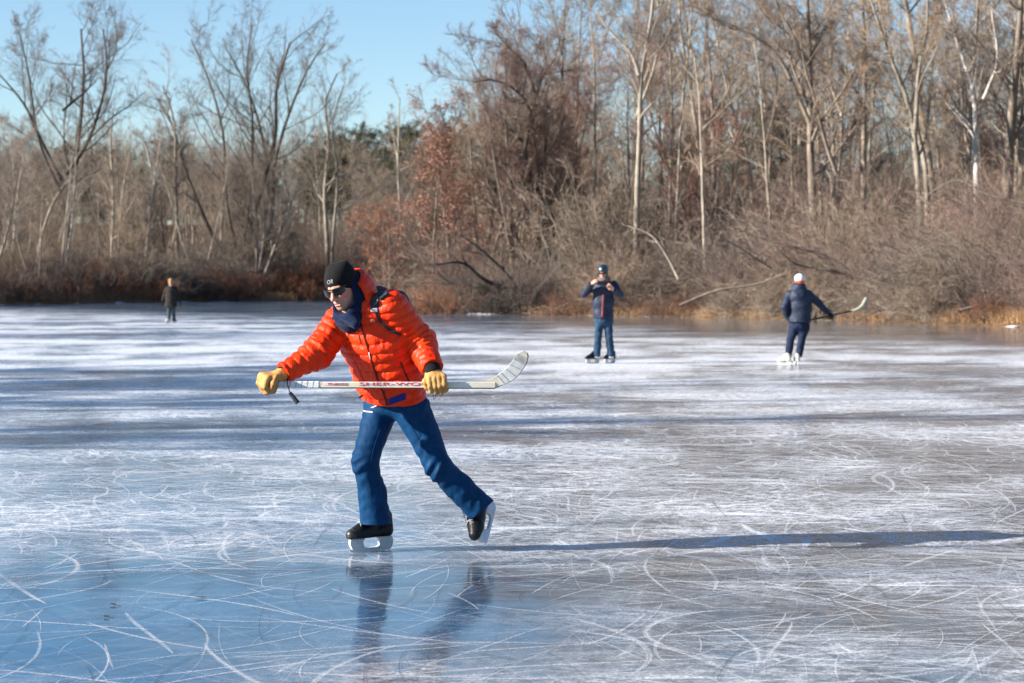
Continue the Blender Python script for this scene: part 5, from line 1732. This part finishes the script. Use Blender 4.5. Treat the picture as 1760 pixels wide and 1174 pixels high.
# ---- man in the helmet, photographing
DH = 3422.0 * 1.45 / (624.5 - 490)
A = other('', DH)
r1 = empty('person', A(1037, 624) * V3(1, 1, 0), 'man in helmet, navy jacket and jeans standing to take a photo with a phone', 'person')
kR, kL = A(1028, 581, -.05), A(1047, 580, -.03)
F = legs_field(A, (A(1030, 551), A(1045, 551)), (kR, kL), (A(1026, 613, -.0), A(1050, 613, .0)), (.088, .066, .068), A(1008, 622, -.35), A(1068, 520, .35), .012, A(1037, 538), V3(1, 0, 0))
link('trousers', F.mesh('trousers'), m_jeans, r1)
arms = [(A(1020, 489, .02), A(1004, 505, -.06), A(1016, 488, -.24)), (A(1056, 489, .02), A(1066, 507, -.02), A(1055, 498, -.25))]
F = jacket_field([(A(1037, 546), .150, 1.25), (A(1037, 520), .150, 1.25), (A(1037.5, 496), .145, 1.32), (A(1038, 483, .01), .085, 1.5)], arms, A(996, 552, -.45), A(1076, 474, .35), .012, V3(1, 0, 0), A(0, 547)[2], (.072, .066, .05))
j1 = link('jacket', F.mesh('jacket'), m_njk, r1)
b1 = bvh_of(j1.data)
z = drape(resample(np.array([A(1038, 505, -.3), A(1037, 525, -.3), A(1036, 546, -.3)]), np.zeros(3), 12)[0], V3(0, 1, 0), b1, .004)
v, q = strip_mesh(z, (0, -1, 0), .045, .008)
link('zip_stripe', make_mesh('zip stripe', v, q), m_stripe, j1)
hm_ = hmat(14, 10)
hc = A(1036.6, 468.5, -.03)
F = body_field(A, hc, hm_, A(1037.5, 482), None, A(1006, 500, -.45), A(1072, 446, .25), .0085)
bare_hand(F, A(1017.5, 487, -.26), A(1026, 481, -.33), V3(.5, .5, -.4))
bare_hand(F, A(1053.5, 497, -.27), A(1044, 489, -.33), V3(-.4, .4, .3))
link('body', F.mesh('body'), m_skin, r1)
F = Field(A(1022, 482, -.3), A(1054, 440, .25), .009)
lp = (F.p - hc) @ hm_.T
F.add(F.ell((0, -.012, .042), (.102, .124, .112), p=lp))
F.cut(-(lp[..., 2] - .028 - (np.clip(lp[..., 1], -.2, .1) - .09) * .55))
F.d += .006 * np.exp(-((lp[..., 0] - .035) / .008) ** 2) * (lp[..., 2] > .08) + .006 * np.exp(-((lp[..., 0] + .035) / .008) ** 2) * (lp[..., 2] > .08)
he = link('helmet', F.mesh('helmet'), m_helm, r1)
hb = bvh_of(he.data)
pp = [np.array(hb.ray_cast(Vector(hc + .3 * hm_[1] + x * hm_[0] + z_ * hm_[2]), Vector(-hm_[1]), .6)[0] if hb.ray_cast(Vector(hc + .3 * hm_[1] + x * hm_[0] + z_ * hm_[2]), Vector(-hm_[1]), .6)[0] else hc) + hm_[1] * .004 for z_ in (.065, .10) for x in (-.05, -.03, -.01)]
lb = link('helmet_sticker', make_mesh('helmet sticker', pp, [(0, 1, 4, 3), (1, 2, 5, 4)]), m_whitec, he)
lb.modifiers.new('thick', 'SOLIDIFY').thickness = .003
v, q = join_vq(*[tube1([hc + hm_[0] * s * .088 + hm_[2] * -.0 + hm_[1] * .01, hc + hm_[0] * s * .072 - hm_[2] * .07 + hm_[1] * .03, hc - hm_[2] * .118 + hm_[1] * .05], .008, 5, 8) for s in (-1, 1)])
link('chin_strap', make_mesh('chin strap', v, q), m_black, he)
gg = [hc + hm_[0] * .085 * math.sin(R(a)) + hm_[1] * (.030 + .08 * math.cos(R(a))) for a in range(-55, 56, 10)]
v, q = strip_mesh(gg, hm_[1], .034, .006)
link('sunglasses', make_mesh('sunglasses', v, q), m_lens, r1)
F = Field(A(1020, 492, -.2), A(1056, 470, .25), .010)
lp = (F.p - A(1038, 480.5)) 
F.add(np.sqrt((np.linalg.norm(lp[..., :2], axis=-1) - .085) ** 2 + (lp[..., 2] * .7) ** 2) - .036)
F.d -= .006 * vnoise(F.p * 30)
link('scarf', F.mesh('scarf'), m_grey, r1)
for px, fx, dy in ((1018.5, (-.86, -.5, 0), -.02), (1048, (-.72, -.7, 0), .04)):
    sk = make_skate(r1, fx, (0, 0, 1), A(px, 624, dy) * V3(1, 1, 0), M_LEATHER, M_LEATHER, detail=False, h=.010)
for c in (A(1026, 611), A(1050, 611)):
    v, q = tube1([c + V3(-.01, -.01, -.05), c + V3(0, 0, .03)], [.058, .055], 10)
    link('sock', make_mesh('sock', v, q), m_sock, r1)
ph = A(1034, 486.5, -.36)
F = Field(ph - .12, ph + .12, .006)
F.add(F.box(ph, (.078, .007, .038), None, .005))
tag(link('phone', F.mesh('phone'), m_phone), 'black phone held sideways by the man in the helmet', 'phone')
v, q = tube1([ph + V3(.045, .006, .02), ph + V3(.045, .010, .02)], .010, 10)

# ---- skater in the white cap, seen from behind
DW = 3422.0 * 1.45 / (628 - 490)
A = other('', DW)
r2 = empty('person', A(1362, 628) * V3(1, 1, 0), 'skater in white cap and navy clothes seen from behind, arm stretched out', 'person')
F = legs_field(A, (A(1366, 562, .0), A(1383, 561, .02)), (A(1359, 584, .02), A(1378, 584, -.02)), (A(1354.5, 614, .02), A(1372.5, 614, .02)), (.092, .070, .062), A(1334, 622, -.35), A(1404, 532, .35), .012, A(1376, 547), V3(1, 0, 0))
link('trousers', F.mesh('trousers'), m_npants, r2)
arms = [(A(1357, 507, .0), A(1348.5, 528, -.06), A(1354, 547, .02)), (A(1390, 506, .0), A(1409, 523, .05), A(1425, 539, .02))]
F = jacket_field([(A(1375, 552), .162, 1.2), (A(1376, 528), .155, 1.25), (A(1374, 508), .150, 1.3), (A(1373.5, 496), .09, 1.45), (A(1374, 490), .07, 1.1)], arms, A(1338, 560, -.4), A(1436, 482, .4), .012, V3(1, 0, 0), A(0, 554)[2], (.076, .066, .047))
j2 = link('jacket', F.mesh('jacket'), m_njk, r2)
hm2 = hmat(165, 0)
hc2 = A(1374, 483.5, .02)
F = body_field(A, hc2, hm2, A(1374, 496), None, A(1346, 565, -.4), A(1446, 470, .4), .0095)
link('body', F.mesh('body'), m_skin, r2)
def mitt(W, T, n, name='glove', mat=m_black):
    lo, hi = np.minimum(W, T) - .16, np.maximum(W, T) + .16
    G_ = Field(lo, hi, .008)
    bare_hand(G_, W, T, n, .013)
    return G_.mesh(name), mat
me, mt = mitt(A(1354, 546, .02), A(1357, 555, .03), V3(1, 0, 0)); link('glove', me, mt, r2)
me, mt = mitt(A(1424, 538, .02), A(1432, 544, .0), V3(0, -.6, -.8)); link('glove', me, mt, r2)
F = Field(A(1358, 496, -.2), A(1390, 466, .25), .009)
lp = (F.p - hc2) @ hm2.T
F.add(F.ell((0, -.012, .045), (.092, .110, .095), p=lp))
F.cut(.010 - lp[..., 2])
cp = link('cap', F.mesh('cap'), m_whitec, r2)
F = Field(A(1358, 500, -.2), A(1390, 466, .25), .009)
lp = (F.p - hc2) @ hm2.T
F.add(F.ell((0, -.012, .02), (.088, .106, .10), p=lp))
F.cut(np.abs(lp[..., 2] + .022) - .033)
link('ear_band', F.mesh('ear band'), m_orangeb, cp)
F = Field(A(1356, 506, -.25), A(1392, 482, .25), .010)
lp = (F.p - A(1374, 493.5, .0))
F.add(np.sqrt((np.linalg.norm(lp[..., :2] * V3(1, 1, 0)[:2], axis=-1) - .085) ** 2 + (lp[..., 2] * .55) ** 2) - .034)
link('hood', F.mesh('hood'), m_njk, j2)
make_skate(r2, (-.92, .35, 0), (0, 0, 1), A(1348, 628, .0) * V3(1, 1, 0), M_WLEATHER, M_WLEATHER, figure=False, detail=False, h=.010, s=.88)
make_skate(r2, (-.15, .95, 0), (0, 0, 1), A(1369, 627, .05) * V3(1, 1, 0), M_WLEATHER, M_WLEATHER, figure=False, detail=False, h=.010, s=.88)
st2 = empty('hockey_stick', A(1430, 541) * V3(1, 1, 1), 'dark hockey stick with a cream blade, held out by the skater in the white cap', 'hockey stick')
a, b = A(1360, 557, .12), A(1464, 534.5, -.05)
v, q = tube1([a, b], .016, 6, 8)
link('shaft', make_mesh('dark shaft', v, q), m_phone, st2)
cl = resample(np.array([A(1462, 535, -.05), A(1473, 532, -.06), A(1482, 526, -.07), A(1487, 518, -.08), A(1490, 511, -.09)]), np.zeros(5), 14)[0]
v, q = strip_mesh(cl, (0, -1, -.1), np.interp(np.linspace(0, 1, 14), [0, .3, .7, .93, 1], [.03, .06, .085, .075, .04]), .014)
link('stick_blade', make_mesh('cream blade', v, q), simple_mat('cream blade tape', (.32, .32, .25), (.26, .26, .21), 20, .8), st2)

# ---- woman far off by the left shore
DF = 3422.0 * 1.45 / (556 - 490)
A = other('', DF)
r3 = empty('person', A(294, 556) * V3(1, 1, 0), 'distant woman in a dark coat skating alone near the left shore', 'person')
F = legs_field(A, (A(290.5, 525), A(297.5, 525)), (A(290.6, 538, -.05), A(298.6, 538)), (A(290.3, 549, -.05), A(299.5, 549)), (.085, .062, .055), A(283, 554, -.35), A(306, 512, .35), .014, A(294, 519), V3(1, 0, 0))
link('trousers', F.mesh('trousers'), fabric('dark teal trousers', (.02, .05, .06), (.015, .035, .045), .8, .006, 12), r3)
arms = [(A(286.5, 496), A(281.5, 510, .03), A(279, 520)), (A(301.5, 496), A(307, 510, .03), A(310, 519))]
F = jacket_field([(A(293.5, 527), .19, 1.25), (A(293.8, 510), .165, 1.2), (A(294, 498), .145, 1.3), (A(294, 490.5), .08, 1.4)], arms, A(274, 532, -.45), A(315, 484, .45), .014, V3(1, 0, 0), A(0, 527.5)[2], (.07, .06, .048))
link('coat', F.mesh('coat'), m_coat, r3)
hm3 = hmat(150, 5)
hc3 = A(293.3, 483.8)
F = body_field(A, hc3, hm3, A(293.8, 490), None, A(274, 530, -.4), A(316, 474, .4), .010)
link('body', F.mesh('body'), m_skin, r3)
for w_, t_, n_ in ((A(278.8, 520.3), A(278, 524), V3(1, 0, 0)), (A(310.2, 519.3), A(311, 523), V3(-1, 0, 0))):
    me, mt = mitt(w_, t_, n_)
    link('glove', me, mt, r3)
F = Field(A(286, 500, -.25), A(301, 472, .3), .012)
lp = (F.p - hc3) @ hm3.T
F.add(F.ell((0, -.022, .035), (.094, .105, .095), p=lp))
F.add(F.ell((0, -.07, -.07), (.075, .05, .11), p=lp), .03)
F.sub(F.ell((0, .10, -.02), (.06, .06, .08), p=lp), .02)
link('hair', F.mesh('hair'), m_hair, r3)
make_skate(r3, (-.5, -.86, 0), (0, 0, 1), A(289.5, 556) * V3(1, 1, 0), m_whitec, m_whitec, figure=True, detail=False, h=.012, name='skate')
make_skate(r3, (.3, .95, 0), (0, 0, 1), A(299.8, 555, .3) * V3(1, 1, 0), M_LEATHER, M_LEATHER, figure=True, detail=False, h=.012)

# ---- a few dry leaves frozen to the surface
m_leaf = simple_mat('dead leaf', (.07, .045, .03), (.04, .028, .02), 40, .85)
rng = np.random.default_rng(8)
for px, py, w in ((195, 1041, 'near the lower left corner'), (346, 1029, 'right of another in the blue glassy patch'), (183, 1062, 'closest to the viewer'), (672, 834, 'just behind the gliding skate'), (128, 655, 'far off in the blue shadow band'), (1155, 700, 'out on the white ice below the helmet man')):
    d = F_PX * CAM_H / (py - HORIZON)
    c = P(px, py, d)
    L = .030 if py > 800 else .06
    n = 9
    t = np.linspace(-1, 1, n)
    wv = L * .42 * (1 - t * t) ** .7
    a = rng.random() * 6.28
    ca, sa = np.cos(a), np.sin(a)
    rows_ = []
    for s_ in (-1, 0, 1):
        x, y, z_ = t * L, s_ * wv, .0055 + .003 * abs(s_) * (1 - t * t) + .002 * t * t
        rows_.append(np.stack([x * ca - y * sa, x * sa + y * ca, z_], 1))
    V = np.concatenate(rows_)
    ii = np.arange(27).reshape(3, 9)
    Q = np.stack([ii[:-1, :-1], ii[1:, :-1], ii[1:, 1:], ii[:-1, 1:]], -1).reshape(-1, 4)
    o = link('fallen_leaf', make_mesh('fallen leaf', V, Q), m_leaf)
    o.location = (c[0], c[1], 0)
    tag(o, 'small dark dead leaf on the ice ' + w, 'leaf', 'dead leaves lying on the ice')
